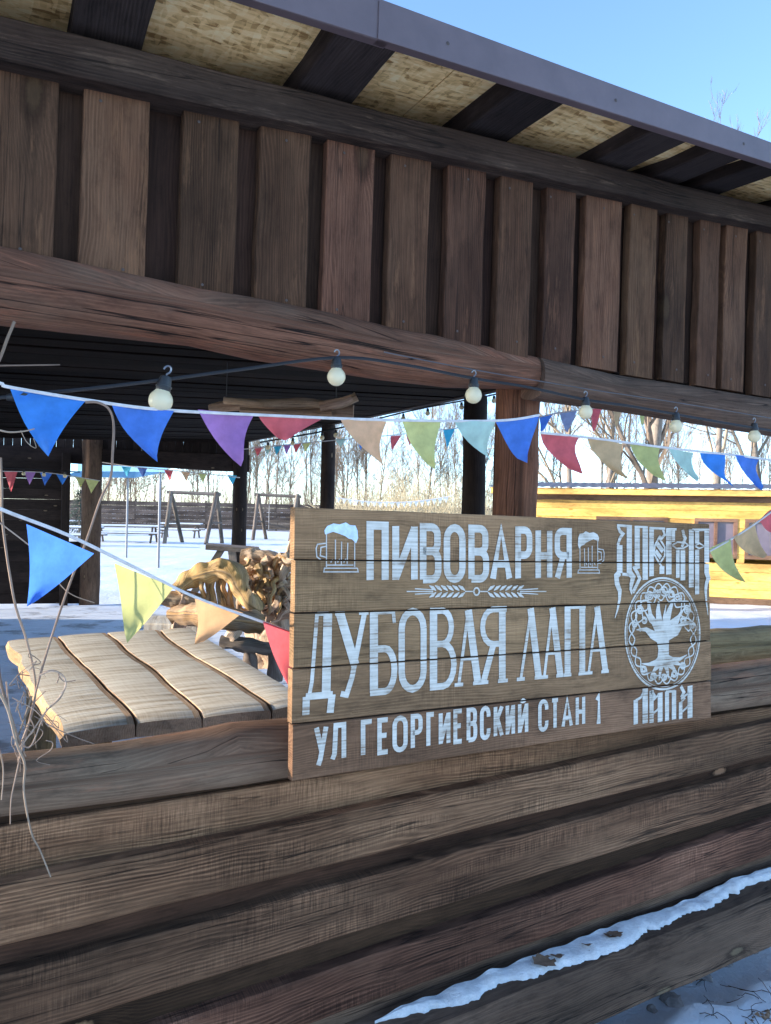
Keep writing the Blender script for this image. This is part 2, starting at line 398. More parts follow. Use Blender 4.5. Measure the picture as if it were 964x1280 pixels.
def osb():
    t = NT('osb_panel')
    at_ = t.n('ShaderNodeAttribute', attribute_name='gc').outputs['Vector']
    vs = []
    for ang, sc_ in ((0.35, (22, 85, 12)), (-0.5, (24, 95, 13)), (1.1, (85, 26, 12))):
        mp = t.n('ShaderNodeMapping'); t.l(at_, mp.inputs[0]); mp.inputs['Rotation'].default_value = (0, 0, ang); mp.inputs['Scale'].default_value = sc_
        vo = t.n('ShaderNodeTexVoronoi'); vo.inputs['Scale'].default_value = 1.0; t.l(mp.outputs[0], vo.inputs['Vector'])
        s = t.n('ShaderNodeSeparateColor'); t.l(vo.outputs['Color'], s.inputs[0]); vs.append((s.outputs[0], vo.outputs['Distance']))
    f = t.math('ADD', t.math('MULTIPLY', vs[0][0], 0.4), t.math('ADD', t.math('MULTIPLY', vs[1][0], 0.35), t.math('MULTIPLY', vs[2][0], 0.25)))
    c = t.ramp(f, [(0.15, (0.34, 0.18, 0.06)), (0.36, (0.70, 0.44, 0.18)), (0.55, (0.86, 0.57, 0.26)), (0.9, (0.92, 0.70, 0.38))])
    dk = t.ramp(t.noise(t.vec(at_, (35, 90, 10)), 1, 4, 0.7), [(0.28, 0.55), (0.33, 1.0)])
    c = t.mix(1.0, c, dk, 'MULTIPLY')
    t.l(c, t.b.inputs['Base Color']); t.b.inputs['Roughness'].default_value = 0.6
    t.bump(f, 0.5, 0.004)
    return t.mat
M['osb'] = osb()

def paint():
    t = NT('white_sign_paint')
    at_ = t.n('ShaderNodeAttribute', attribute_name='gc').outputs['Vector']
    fib = t.noise(t.vec(at_, (5, 190, 190)), 1, 4, 0.65); pt = t.noise(at_, 9, 5, 0.65)
    f = t.math('ADD', t.math('MULTIPLY', fib, 0.55), t.math('MULTIPLY', pt, 0.5))
    w_ = t.ramp(f, [(0.40, (0.23, 0.155, 0.10)), (0.49, (0.50, 0.45, 0.375)), (0.62, (0.67, 0.62, 0.54))])
    t.l(w_, t.b.inputs['Base Color']); t.b.inputs['Roughness'].default_value = 0.6
    return t.mat
M['paint'] = paint()
M['paint_thin'] = plain('faded_sign_paint', (0.50, 0.45, 0.39), 0.7, 0.25, 40)
M['paint_blue'] = plain('pale_blue_paint', (0.58, 0.68, 0.80), 0.6, 0.22, 50)

# ================================================================== GROUND
def axis(lo, hi, near, step, grow):
    xs = [0.0]; s = step
    while xs[-1] < hi:
        if xs[-1] > near: s *= grow
        xs.append(xs[-1] + s)
    ys = [0.0]; s = step
    while ys[-1] > lo:
        if ys[-1] < -near: s *= grow
        ys.append(ys[-1] - s)
    return sorted(set(ys + xs))
def ground_h(x, y):
    p = Vector((x, y, 0)); d = p - O; n = d.x * N.x + d.y * N.y; u = d.x * U.x + d.y * U.y
    near = max(0.0, 1 - math.hypot(x, y - 2) / 60)
    h = 0.05 * nz(x * 0.25, y * 0.25, 3) + near * (0.03 * nz(x * 1.7, y * 1.7, 1) + 0.012 * nz(x * 7, y * 7, 2))
    if n < 0.4:                                # outside: the bank climbs along the wall
        k = min(1.0, max(0.0, (0.4 - n)))
        h += k * (0.035 * max(0, min(u, 4)) - 0.10 + 0.0 * n)
    if 0.0 < n < 13 and -4.5 < u < 4.2: h = min(h, 0.0) - 0.12
    return h
gm = MB()
xs = axis(-2500, 2500, 7, 0.16, 1.16); ys = axis(-300, 3500, 9, 0.16, 1.16)
for y in ys:
    for x in xs: gm.add((x, y, ground_h(x, y)))
W_ = len(xs)
for j in range(len(ys) - 1):
    for i in range(W_ - 1): gm.face((j * W_ + i, j * W_ + i + 1, (j + 1) * W_ + i + 1, (j + 1) * W_ + i))
g = gm.build('snow_ground', M['snow'], None, angle=180)
tag(g, 'snow covered ground of the yard and around the pavilion', None, None, 'structure')

# ================================================================== PAVILION
pav = empty('pavilion', fp(0, 0, 0.2) * 1.0, 'dark brown wooden open pavilion with log rail wall, board valance and flat roof', 'pavilion')
pav.location.z = 0.0
ULo, UHi = -3.6, 5.2
def hline(y0, y1, n, ulo=ULo, uhi=UHi):
    """a façade line through photo heights y0 (x=0) and y1 (x=964), stretched from ulo to uhi"""
    ua, va = uv(0, y0, n); ub, vb = uv(964, y1, n)
    k = (vb - va) / (ub - ua)
    return fp(ulo, va + (ulo - ua) * k, n), fp(uhi, va + (uhi - ua) * k, n)
def hplank(name, t0, t1, b0, b1, n, th, mat, ulo=ULo, uhi=UHi, **k):
    A = hline(t0, t1, n, ulo, uhi); B = hline(b0, b1, n, ulo, uhi)
    return plank(name, A[0], A[1], B[0], B[1], N * th, mat, pav, **k)

# --- valance: proud boards over recessed ones
proud = [(-165, -88), (-62, 66), (97, 180), (222, 292), (318, 382), (402, 462), (482, 532), (554, 601), (619, 660), (677, 714), (727, 772), (782, 816),
         (827, 855), (870, 895), (902, 929), (940, 964), (973, 992), (1000, 1018), (1026, 1043), (1050, 1066), (1072, 1087), (1093, 1107)]
def ybot(x): return 322 + (497 - 322) * (x / 964) ** 0.93 if x > 0 else 322 + 0.2 * x
def ytop(x): return 60 + 0.216 * x
def vboard(xa, xb, n, th, mat, name='valance_board', extra=0.0, **k):
    ym = 0.5 * (ytop(xa) + ybot(xa))
    ua, _ = uv(xa, ybot(xa), n); ub, _ = uv(xb, ybot(xb), n)
    vt = lambda u: None
    _, vta = uv(xa, ytop(xa), n); _, vba = uv(xa, ybot(xa), n)
    _, vtb = uv(xb, ytop(xb), n); _, vbb = uv(xb, ybot(xb), n)
    j = random.uniform(-0.006, 0.006)
    return plank(name, fp(ua, vta, n), fp(ua, vba - extra + j, n), fp(ub, vtb, n), fp(ub, vbb - extra + j, n), N * th, mat, pav, seg=10, **k)
vb_list = []
for i, (xa, xb) in enumerate(proud):
    nn_ = random.uniform(-0.004, 0.004)
    vb_list.append(vboard(xa, xb, -0.022 + nn_, 0.03, M['board'], wob=0.0018, ch=0.0025, rough=0.003)); vb_list[-1]['front'] = -0.022 + nn_
for i in range(len(proud) - 1):
    xa = proud[i][1] - 12; xb = proud[i + 1][0] + 12
    sc_ = 1 if xa < 700 else 0.5
    xa = proud[i][1] - 12 * sc_; xb = proud[i + 1][0] + 12 * sc_
    vboard(xa, xb, 0.014, 0.022, M['board_shaded'], name='valance_board', extra=0.0, wob=0.001, ch=0.002)
# (nail heads are added once every board stands)
# far-left continuation out of view
for k in range(6):
    u1 = uv(-165, 300)[0] - 0.02 - k * 0.21
    plank('valance_board', fp(u1 - 0.16, 1.05, -0.02), fp(u1 - 0.16, 0.5, -0.02), fp(u1, 1.05, -0.02), fp(u1, 0.5, -0.02), N * 0.03, M['board'], pav, seg=6)
u_e = uv(1107, ybot(1107), 0)[0]; k = 0
vt_ = lambda u: un(hline(60, 268, 0)[0])[1] + (un(hline(60, 268, 0)[1])[1] - un(hline(60, 268, 0)[0])[1]) * (u - ULo) / (UHi - ULo)
while u_e + 0.02 + k * 0.15 + 0.12 < UHi:           # the valance goes on to the end of the roof
    ua = u_e + 0.025 + k * 0.15; ub = ua + 0.12; k += 1
    plank('valance_board', fp(ua, vt_(ua), -0.02), fp(ua, vt_(ua) - 0.66, -0.02), fp(ub, vt_(ub), -0.02), fp(ub, vt_(ub) - 0.66, -0.02), N * 0.03, M['board'], pav, seg=6, wob=0.0018, ch=0.0025)
tube('post', [fp(UHi - 0.12, 0.35, 0.13), fp(UHi - 0.12, -1.9, 0.13)], 0.07, M['post'], pav, sides=16)
# backing so no light slips through the valance joints
A = hline(60, 268, 0.06); B = hline(330, 505, 0.06)
plank('valance_backing', A[0], A[1], B[0], B[1], N * 0.02, M['dark_wood'], pav, seg=4, wob=0)
# --- ledger beam above the boards
hplank('ledger_beam', 18, 258, 73, 283, -0.075, 0.11, M['ledger'], seg=40, wob=0.0025, ch=0.005, rough=0.003)
# --- log beams under the boards
def hlog(name, samples, mat, n=0.0, sides=20, **k):
    pts = []; rad = []
    for x, yt, yb in samples:
        u1, v1 = uv(x, yt, n); u2, v2 = uv(x, yb, n)
        pts.append(fp((u1 + u2) / 2, (v1 + v2) / 2, n)); rad.append((v1 - v2) / 2)
    P = []; Rr = []
    for i in range(len(pts) - 1):
        L = (pts[i + 1] - pts[i]).length; ns = max(2, int(L / 0.06))
        for j in range(ns):
            t = j / ns; P.append(lerp(pts[i], pts[i + 1], t)); Rr.append(rad[i] + (rad[i + 1] - rad[i]) * t)
    P.append(pts[-1]); Rr.append(rad[-1])
    return tube(name, P, Rr, mat, pav, sides=sides, rn=0.02, rfreq=2.0, **k)
hlog('log_beam', [(-560, 212, 342), (-160, 282, 392), (0, 310, 405), (115, 334, 418), (240, 360, 432), (320, 374, 450), (400, 390, 462), (482, 410, 475), (560, 424, 484), (664, 446, 487)],
     M['log'], n=0.02, sq=1.35)
hlog('log_beam', [(664.6, 447, 500), (760, 468, 512), (860, 483, 528), (964, 500, 545), (1090, 520, 560), (1190, 538, 570), (1455, 551, 576)], M['log_grey'], n=0.02, sq=1.5)
# --- corner post
ua, va = uv(618, 560, 0.065); ub, vb = uv(673, 560, 0.065); va = uv(645, 462, 0.065)[1]
um_ = uv(645.5, 560, 0.135)[0]; rp_ = 27.5 * (fpx(645.5, 560, 0.135) - EYE).dot(FW) / F
tube('post', [fp(um_ + 0.006 * nz(k * .3, 1, 1), va + 0.02 - (va + 1.72) * k / 40, 0.135) for k in range(41)], rp_, M['post'], pav, sides=22, rn=0.05, rfreq=5)
# --- roof: rafters, OSB sheathing, fascia, roof sheet
vr = uv(378, 112, 0.0)[1] + 0.012                # underside of the rafters at the ledger
kU = (hline(18, 258, 0)[1] - hline(18, 258, 0)[0]); 
def raf_v(u):
    a, b = hline(18, 258, -0.02); ua_, va_, _ = un(a); ub_, vb_, _ = un(b)
    return va_ + (vb_ - va_) * (u - ua_) / (ub_ - ua_) - 0.012
NOUT = -0.30
rpx = [(90, 181, 38, 55), (378, 450, 112, 128), (590, 647, 165, 178), (752, 795, 208, 217), (827, 861, 226, 233), (882, 913, 240, 247)]
us = []
for xa, xb, ya, yb in rpx:
    ua = uv(xa, ya, -0.075)[0]; ub = uv(xb, yb, -0.075)[0]; us.append((ua, ub))
us = us[:3] + us[3:]
d_ = us[1][0] - us[0][0]
us = [(us[0][0] - d_ * k, us[0][1] - d_ * k) for k in (4, 3, 2, 1)] + us + [(us[-1][0] + 0.45 * k, us[-1][1] + 0.45 * k) for k in range(1, 8)]
us = [p for p in us if p[0] > ULo and p[1] < UHi]
# fascia: two folded metal strips; the seam stands at photo x = 472
nf = NOUT - 0.012
uf = uv(472, 48, nf)[0]
a0 = uv(330, 4, nf); a1 = uv(964, 205, nf); t0_ = uv(470, -2, nf); t1_ = uv(964, 179, nf)
def fasc(u, which):
    (p, q) = (a0, a1) if which else (t0_, t1_)
    return p[1] + (q[1] - p[1]) * (u - p[0]) / (q[0] - p[0])
NIN = 0.45
def out_v(u, n_):                                # underside of the rafters: from the fascia edge to the ledger and on inward
    t = (n_ - nf) / (-0.02 - nf); return fasc(u, 1) + 0.004 + (raf_v(u) - fasc(u, 1)) * t
def osb_o(u, n_):                                # sheathing height over the rafter underside
    h = fasc(u, 0) - fasc(u, 1) - 0.034; return h if n_ < -0.1 else 0.074
for ua, ub in us:
    um = (ua + ub) / 2; A_, B_ = out_v(um, NOUT), out_v(um, NIN)
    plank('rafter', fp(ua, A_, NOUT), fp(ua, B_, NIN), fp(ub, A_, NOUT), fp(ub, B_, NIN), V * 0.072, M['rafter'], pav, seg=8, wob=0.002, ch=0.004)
uu = ULo
while uu < UHi - 0.05:
    u2 = min(uu + 1.22, UHi)
    mb = MB()
    P = [fp(uu, out_v(uu, NOUT) + osb_o(uu, NOUT), NOUT - 0.005), fp(u2 - 0.004, out_v(u2, NOUT) + osb_o(u2, NOUT), NOUT - 0.005), fp(u2 - 0.004, out_v(u2, NIN) + 0.074, NIN), fp(uu, out_v(uu, NIN) + 0.074, NIN)]
    G = [(uu, 0, 0), (u2, 0, 0), (u2, .75, 0), (uu, .75, 0)]
    ids = [mb.add(p, gg) for p, gg in zip(P, G)] + [mb.add(p + V * 0.010, gg) for p, gg in zip(P, G)]
    for f_ in ((0, 1, 2, 3), (7, 6, 5, 4), (0, 4, 5, 1), (1, 5, 6, 2), (2, 6, 7, 3), (3, 7, 4, 0)): mb.face(tuple(ids[i] for i in f_))
    mb.build('sheathing_panel', M['osb'], pav, smooth=False)
    uu = u2
for (ua, ub, off) in ((ULo - 0.05, uf + 0.03, 0.0), (uf, UHi + 0.05, 0.0035)):
    n_ = nf - off
    plank('fascia_strip', fp(ua, fasc(ua, 0), n_), fp(ub, fasc(ub, 0), n_), fp(ua, fasc(ua, 1), n_), fp(ub, fasc(ub, 1), n_), N * 0.0025, M['fascia'], pav, seg=10, wob=0.0008, ch=0.0008)
    plank('fascia_strip', fp(ua, fasc(ua, 1), n_ + 0.003), fp(ub, fasc(ub, 1), n_ + 0.003), fp(ua, fasc(ua, 1), n_ + 0.028), fp(ub, fasc(ub, 1), n_ + 0.028), V * 0.003, M['fascia'], pav, seg=4, wob=0, ch=0.0008)
# far corner and the right-hand edge of the roof
E1 = at(640, 487, 6.0); E2 = at(310, 553, 14.0)
u1, v1, n1 = un(E1); u2, v2, n2 = un(E2)
def edge(n):                                     # u, v of the right-hand roof edge at depth n
    t = (n - n1) / (n2 - n1); return u1 + (u2 - u1) * t, v1 + (v2 - v1) * t
NB = n2
def ceil_v(n): return edge(n)[1]
# ceiling boards run along the pavilion's length
nn = 0.10
while nn < NB:
    wd = 0.24
    ue, ve = edge(nn); ve2 = ceil_v(nn + wd - 0.02)
    st = random.uniform(0, 0.012)
    A0 = fp(ULo, ve + st, nn); A1 = fp(edge(nn)[0], ve + st, nn); B0 = fp(ULo, ve2 + st, nn + wd - 0.02); B1 = fp(edge(nn + wd)[0], ve2 + st, nn + wd - 0.02)
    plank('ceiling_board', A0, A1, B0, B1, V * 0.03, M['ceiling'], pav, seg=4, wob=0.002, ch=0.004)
    nn += wd
# roof sheet over it all
mb = MB()
rows = []
for uu in (ULo, UHi):
    rows.append([fp(uu, out_v(uu, NOUT) + osb_o(uu, NOUT) + 0.011, NOUT - 0.008), fp(uu, out_v(uu, NIN) + 0.088, NIN)])
P = [rows[0][0], rows[1][0], rows[1][1], fp(edge(NIN)[0] + 0.2, out_v(3.0, NIN) + 0.1, NIN + 0.02), fp(edge(NB)[0] + 0.2, ceil_v(NB) + 0.25, NB + 0.3), fp(ULo, ceil_v(NB) + 0.25, NB + 0.3), rows[0][1]]
lo_ = [mb.add(p) for p in P]; hi_ = [mb.add(p + V * 0.012) for p in P]
for L_ in (lo_, hi_):
    mb.face((L_[0], L_[1], L_[2], L_[6])); mb.face((L_[6], L_[2], L_[3], L_[4], L_[5]))
for i in range(7): mb.face((lo_[i], lo_[(i + 1) % 7], hi_[(i + 1) % 7], hi_[i]))
mb.build('roof_sheet', M['roofing'], pav, smooth=False)
# edge beam along the right-hand side
ea = [fp(*edge(n_), n_) for n_ in (0.2, NB)]
plank('edge_beam', ea[0] + V * 0.13, ea[1] + V * 0.13, ea[0] - V * 0.0, ea[1] - V * 0.0, U * -0.10, M['dark_wood'], pav, seg=14, wob=0.003)
# posts under that edge and at the back
def post_at(xl, xr, ytop_, d, name='post', mat='dark_wood', r=None, gold=False):
    p = at((xl + xr) / 2, ytop_, d); r = r or (xr - xl) / 2 * d / F
    n_ = 16
    pts = [Vector((p.x, p.y, lerp(-0.02, p.z, k / n_))) for k in range(n_ + 1)]
    return tube(name, pts, r, M[mat], pav, sides=14, rn=0.05, rfreq=3)
def edge_pt(x):                                   # depth where the photo column x meets the edge line
    best = None
    for k in range(400):
        n_ = 1 + (NB - 1) * k / 399
        p = fp(*edge(n_), n_) - EYE
        dpt = p.y; xx = CX + F * p.dot(RC) / dpt
        if best is None or abs(xx - x) < best[0]: best = (abs(xx - x), dpt, CY - F * p.dot(UC) / dpt)
    return best[1], best[2]
for xl, xr in ((402, 420), (580, 609)):
    d, y = edge_pt((xl + xr) / 2 + 6)
    post_at(xl, xr, y, d)
post_at(292, 310, 560, 13.75)
bp = on_z(116, 756, 0.0); DB = bp.y
post_at(104, 128, 548, DB, mat='sill')
# back beam, back valance boards, back wall
bz1 = at(128, 577, DB); bz2 = at(312, 590, 13.75)
dirb = (bz2 - bz1); bL = bz1 - dirb * 1.6
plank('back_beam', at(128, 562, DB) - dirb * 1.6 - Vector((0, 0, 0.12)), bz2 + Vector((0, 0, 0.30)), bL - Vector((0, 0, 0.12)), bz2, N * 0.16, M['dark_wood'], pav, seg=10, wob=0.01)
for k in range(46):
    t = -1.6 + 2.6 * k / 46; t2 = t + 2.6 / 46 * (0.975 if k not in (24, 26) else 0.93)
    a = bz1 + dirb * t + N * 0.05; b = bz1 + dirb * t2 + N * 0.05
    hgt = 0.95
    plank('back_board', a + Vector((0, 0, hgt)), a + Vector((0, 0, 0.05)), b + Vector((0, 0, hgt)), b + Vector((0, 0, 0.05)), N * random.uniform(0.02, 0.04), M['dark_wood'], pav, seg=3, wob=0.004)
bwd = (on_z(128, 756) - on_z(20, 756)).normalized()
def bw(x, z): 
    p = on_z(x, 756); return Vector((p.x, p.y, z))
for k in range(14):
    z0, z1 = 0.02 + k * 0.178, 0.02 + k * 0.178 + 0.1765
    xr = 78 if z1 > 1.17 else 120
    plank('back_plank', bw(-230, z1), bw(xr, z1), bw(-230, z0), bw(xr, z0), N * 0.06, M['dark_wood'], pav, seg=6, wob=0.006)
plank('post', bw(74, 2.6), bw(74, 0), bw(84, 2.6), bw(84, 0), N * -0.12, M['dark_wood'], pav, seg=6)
# unseen left side rail wall, added to keep the low sun off the deck
for k in range(6):
    z1 = 1.12 - k * 0.18
    a = fp(ULo + 0.1, 0, 0.1); b = fp(ULo + 0.1, 0, 11.8)
    a.z = b.z = z1
    plank('wall_plank', a, b, a - Vector((0, 0, 0.172)), b - Vector((0, 0, 0.172)), U * 0.05, M['plank'], pav, seg=10)
for n_ in (0.1, 6.0, 11.5):
    a = fp(ULo + 0.12, 0, n_)
    tube('post', [Vector((a.x, a.y, -0.05)), Vector((a.x, a.y, 1.7 + ceil_v(n_) + 0.05))], 0.09, M['dark_wood'], pav, sides=12)
# --- floor boards with trodden snow
def deckmat():
    t = NT('snowy_deck')
    at_ = t.n('ShaderNodeAttribute', attribute_name='gc').outputs['Vector']
    tc = t.n('ShaderNodeNewGeometry').outputs['Position']
    grain = t.noise(t.vec(at_, (3, 60, 60)), 1, 5, 0.6)
    wd = t.mix(grain, (0.09, 0.065, 0.05), (0.22, 0.17, 0.135))
    sn = t.ramp(t.noise(tc, 1.6, 7, 0.68), [(0.53, 1.0), (0.64, 0.35)])
    c = t.mix(sn, wd, (0.74, 0.77, 0.82))
    t.l(c, t.b.inputs['Base Color']); t.b.inputs['Roughness'].default_value = 0.8
    t.bump(t.math('ADD', sn, grain), 0.4, 0.01)
    return t.mat
M['deck'] = deckmat()
nn = 0.12
while nn < NB + 0.4:
    A0, A1 = fp(ULo, 0, nn), fp(edge(nn)[0] + 0.1, 0, nn); B0, B1 = fp(ULo, 0, nn + 0.155), fp(edge(nn)[0] + 0.1, 0, nn + 0.155)
    for p in (A0, A1, B0, B1): p.z = 0.02 + random.uniform(-0.004, 0.004)
    plank('floor_board', A0, A1, B0, B1, Vector((0, 0, -0.04)), M['deck'], pav, seg=4, wob=0.004)
    nn += 0.168

# --- low log wall below the opening
hlog('rail_log', [(-700, 1020, 1128), (-200, 968, 1050), (0, 945, 1018), (140, 930, 1000), (250, 913, 985), (290, 905, 980), (365, 899, 968), (600, 869, 935), (800, 843, 900), (964, 824, 878), (1180, 797, 846), (1455, 750, 787)],
     M['rail'], n=0.045, sq=1.4)
hplank('wall_plank', 990, 850, 1050, 892, 0.035, 0.03, M['plank_shaded'], seg=20)  # dark strip painting the shadow line under the rail log
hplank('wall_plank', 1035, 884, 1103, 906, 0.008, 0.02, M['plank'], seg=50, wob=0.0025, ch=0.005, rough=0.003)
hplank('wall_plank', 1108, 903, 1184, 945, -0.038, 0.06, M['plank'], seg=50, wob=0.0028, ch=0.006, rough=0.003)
hplank('wall_plank', 1172, 938, 1232, 966, 0.012, 0.04, M['plank_shaded'], seg=30)
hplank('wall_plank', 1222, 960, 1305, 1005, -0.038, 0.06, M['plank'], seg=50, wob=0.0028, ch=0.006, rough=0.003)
hplank('wall_plank', 1290, 998, 1372, 1036, 0.012, 0.04, M['plank_shaded'], seg=30)
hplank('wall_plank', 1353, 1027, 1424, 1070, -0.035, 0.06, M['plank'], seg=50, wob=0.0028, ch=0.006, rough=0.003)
hplank('wall_plank', 1405, 1060, 1490, 1118, 0.004, 0.06, M['sill'], seg=30)
# sill log: sloping top ledge plus face
lt = hline(1462, 1094, 0.0); 
hplank('sill_log', 1508, 1121, 1620, 1190, -0.150, 0.17, M['sill'], seg=50, wob=0.004, ch=0.022, rough=0.005)
# inside log lying along the deck edge; its pale wood stands in for sunlight
a = on_z(860, 838, 0.45); 
p1 = fpx(880, 812, 0.42); p2 = fpx(964, 806, 0.42)
d12 = (p2 - p1).normalized()
tube('inner_rail_log', [p1 - d12 * 1.2 + d12 * (0.1 * k) for k in range(42)], 0.088, M['slab_edge'], pav, sides=14, rn=0.06)
for k in (0.1, 1.9):
    q = p1 - d12 * 1.2 + d12 * k
    tube('post', [Vector((q.x, q.y, 0)), Vector((q.x, q.y, q.z - 0.03))], 0.05, M['dark_wood'], pav, sides=10)
M['nail'] = plain('rusty_nail', (0.085, 0.06, 0.05), 0.55, 0.4, 90, 0.5)
fpx_y = lambda x, k: (5 + .315 * (x - 330)) if k else (-2 + .364 * (x - 470))
def nail_at(p, nrm, parent, r=0.0038):
    mb = MB(); x = nrm.orthogonal().normalized(); y = nrm.cross(x)
    top = mb.add(p + nrm * 0.0022); ring = [mb.add(p + x * (r * math.cos(i * math.pi / 4)) + y * (r * math.sin(i * math.pi / 4)) + nrm * 0.0004) for i in range(8)]
    for i in range(8): mb.face((ring[i], ring[(i + 1) % 8], top))
    mb.build('nail_head', M['nail'], parent)
for b_, (xa, xb) in zip(vb_list, proud):
    if not -70 < xa < 970: continue
    for fy in (0.07, 0.93):
        xm = lerp(xa, xb, random.uniform(.3, .7)); y_ = lerp(ytop(xm) + 22, ybot(xm), fy)
        nail_at(fpx(xm, y_, b_['front'] - 0.0035), -N, b_)
for b_ in vb_list: del b_['front']
for i_, x_ in enumerate((118, 330, 560, 770, 930)):
    nail_at(fpx(x_, lerp(fpx_y(x_, 0), fpx_y(x_, 1), .5), nf - 0.004), -N, pav, 0.005)
# ================================================================== SNOW AND DEBRIS AT THE FOOT OF THE WALL
ledge_a = un(hline(1508, 1121, -0.150)[0]); ledge_b = un(hline(1508, 1121, -0.150)[1])
def ledge_v(u): return ledge_a[1] + (ledge_b[1] - ledge_a[1]) * (u - ledge_a[0]) / (ledge_b[0] - ledge_a[0])
mb = MB(); rows = []
ns = 520
for k in range(ns + 1):
    u = 0.0 + 3.6 * k / ns
    wn0 = -0.035
    wf = 0.042 + 0.045 * max(0, 1 - abs(u - 0.85) / 0.55) + 0.035 * nz(u * 2.3, 0, 5) + 0.020 * nz(u * 9, 2, 5) + 0.014 * nz(u * 31, 2, 5) + 0.008 * nz(u * 83, 2, 5) - 0.012 * max(0, min(1, u - 1.2))
    if u < 0.2: wf *= u / 0.2
    row = []
    for j in range(9):
        s = j / 8; n_ = wn0 - max(wf, 0.003) * s
        hgt = 0.004 + (0.016 + 0.012 * nz(u * 3, 1, 2) + 0.008 * nz(u * 17, 1, 2)) * math.sqrt(max(0, 1 - s ** 2.5)) * min(1, k / 12) + 0.006 * nz(u * 14, s * 3, 1) * (1 - s)
        if j == 8: hgt = -0.004
        row.append(mb.add(fp(u, ledge_v(u) + hgt, n_)))
    rows.append(row)
for k in range(ns):
    for j in range(8): mb.face((rows[k][j], rows[k][j + 1], rows[k + 1][j + 1], rows[k + 1][j]))
o = mb.build('snow_drift', M['snow_ledge'], None, angle=180)
tag(o, 'thin strip of snow lying on the sill ledge of the log wall', 'snow', None, 'stuff')
def leaf_obj(p, s, label, rz):
    mb = MB(); pts = []
    n_ = 9
    for i in range(n_):
        t = i / (n_ - 1); wd = s * 0.42 * math.sin(math.pi * min(1, t * 1.02)) ** 0.8 * (1 + 0.25 * math.sin(t * 19))
        for j in (-1, 0, 1):
            a = rz; lx = (t - 0.5) * s; ly = j * wd
            z = 0.003 + 0.18 * abs(j) * wd + 0.006 * math.sin(t * 3 + rz)
            pts.append(mb.add((p.x + lx * math.cos(a) - ly * math.sin(a), p.y + lx * math.sin(a) + ly * math.cos(a), p.z + z)))
    for i in range(n_ - 1):
        for j in range(2): mb.face((pts[i * 3 + j], pts[i * 3 + j + 1], pts[i * 3 + j + 4], pts[i * 3 + j + 3]))
    o = mb.build('dead_leaf', M['leaf'], None)
    return tag(o, label, 'leaf', 'dead leaves on the sill snow')
for (x, y, s, lab) in ((683, 1222, 0.085, 'largest curled brown dead leaf on the snowy sill ledge'), (736, 1202, 0.04, 'small dead leaf on the sill snow beside the largest leaf'),
                       (766, 1190, 0.05, 'brown dead leaf on the widest part of the sill snow'), (772, 1157, 0.06, 'dead leaf lodged against the wall above the sill snow'),
                       (700, 1180, 0.05, 'dead leaf lying where sill snow meets the planks')):
    u, v = uv(x, y, -0.09); u = max(u, 0.02)
    leaf_obj(fp(u, ledge_v(u) + 0.022, -0.078), s, lab, random.random() * 6)
def rock(p, r, label, group):
    bm = bmesh.new(); bmesh.ops.create_icosphere(bm, subdivisions=2, radius=1)
    sd = random.random() * 50
    mb = MB()
    sx, sy, sz = random.uniform(.8, 1.3), random.uniform(.7, 1.0), random.uniform(.5, .75)
    for v_ in bm.verts:
        k = 1 + 0.5 * nz(v_.co.x * 1.3 + sd, v_.co.y * 1.3, v_.co.z * 1.3)
        mb.add((p.x + v_.co.x * r * k * sx, p.y + v_.co.y * r * k * sy, p.z + v_.co.z * r * k * sz))
    for f_ in bm.faces: mb.face(tuple(v_.index for v_ in f_.verts))
    bm.free()
    return tag(mb.build('stone', M['stone'], None, angle=35), label, 'stone', group)
def gpt(x, y):
    p = on_z(x, y, -0.02)
    for _ in range(6): p = on_z(x, y, ground_h(p.x, p.y))
    return p
rocks = [(842, 1252, 0.04, 'largest grey brown stone at the foot of the sill in the snow'), (815, 1262, 0.025, 'small stone beside the largest stone under the sill'),
         (905, 1205, 0.028, 'brown pebble under the sill edge further along the wall'), (880, 1222, 0.03, 'flat dark stone half buried between pebble and largest stone'),
         (940, 1188, 0.025, 'small rounded stone wedged below the sill end')]
for x, y, r, lab in rocks: rock(gpt(x, y), r, lab, 'stones at the foot of the wall')
# strip of bare earth and litter along the sill
mb = MB()
for k in range(420):
    u = random.uniform(0.2, 4.0); n_ = -0.16 - abs(random.gauss(0, 0.07)); p = fp(u, 0, n_); p.z = ground_h(p.x, p.y)
    r = random.uniform(0.006, 0.02); a = random.random() * 6.28
    q = [Vector((p.x + r * math.cos(a + i * 2.1) * random.uniform(.6, 1.3), p.y + r * math.sin(a + i * 2.1), p.z + random.uniform(-.004, .008))) for i in range(3)]
    top = Vector((p.x, p.y, p.z + r * random.uniform(.4, .9)))
    ids = [mb.add(x_) for x_ in q] + [mb.add(top)]
    for f_ in ((0, 1, 3), (1, 2, 3), (2, 0, 3)): mb.face(tuple(ids[i] for i in f_))
tag(mb.build('soil_litter', M['leaf'], None, smooth=False), 'crumbs of soil and leaf litter along the foot of the sill', 'litter', None, 'stuff')
mb = MB()
for k in range(26):
    p = gpt(random.uniform(830, 1010), random.uniform(1225, 1300))
    pts = [p]; d = Vector((random.gauss(0, 1), random.gauss(0, 1), random.uniform(.2, 1.1))).normalized()
    for j in range(6):
        d = (d + Vector((random.gauss(0, .4), random.gauss(0, .4), random.gauss(-.22, .3)))).normalized()
        q = pts[-1] + d * random.uniform(.012, .03); q.z = max(q.z, ground_h(q.x, q.y) + .002); pts.append(q)
    tube_mb(pts, [0.0016, .0015, .0014, .0013, .0012, .001, .0008], 4, mb)
tag(mb.build('dry_stalks', M['ledger'], None), 'thin dark dry stalks poking out of the snow by the sill', 'dry stalks', None, 'stuff')

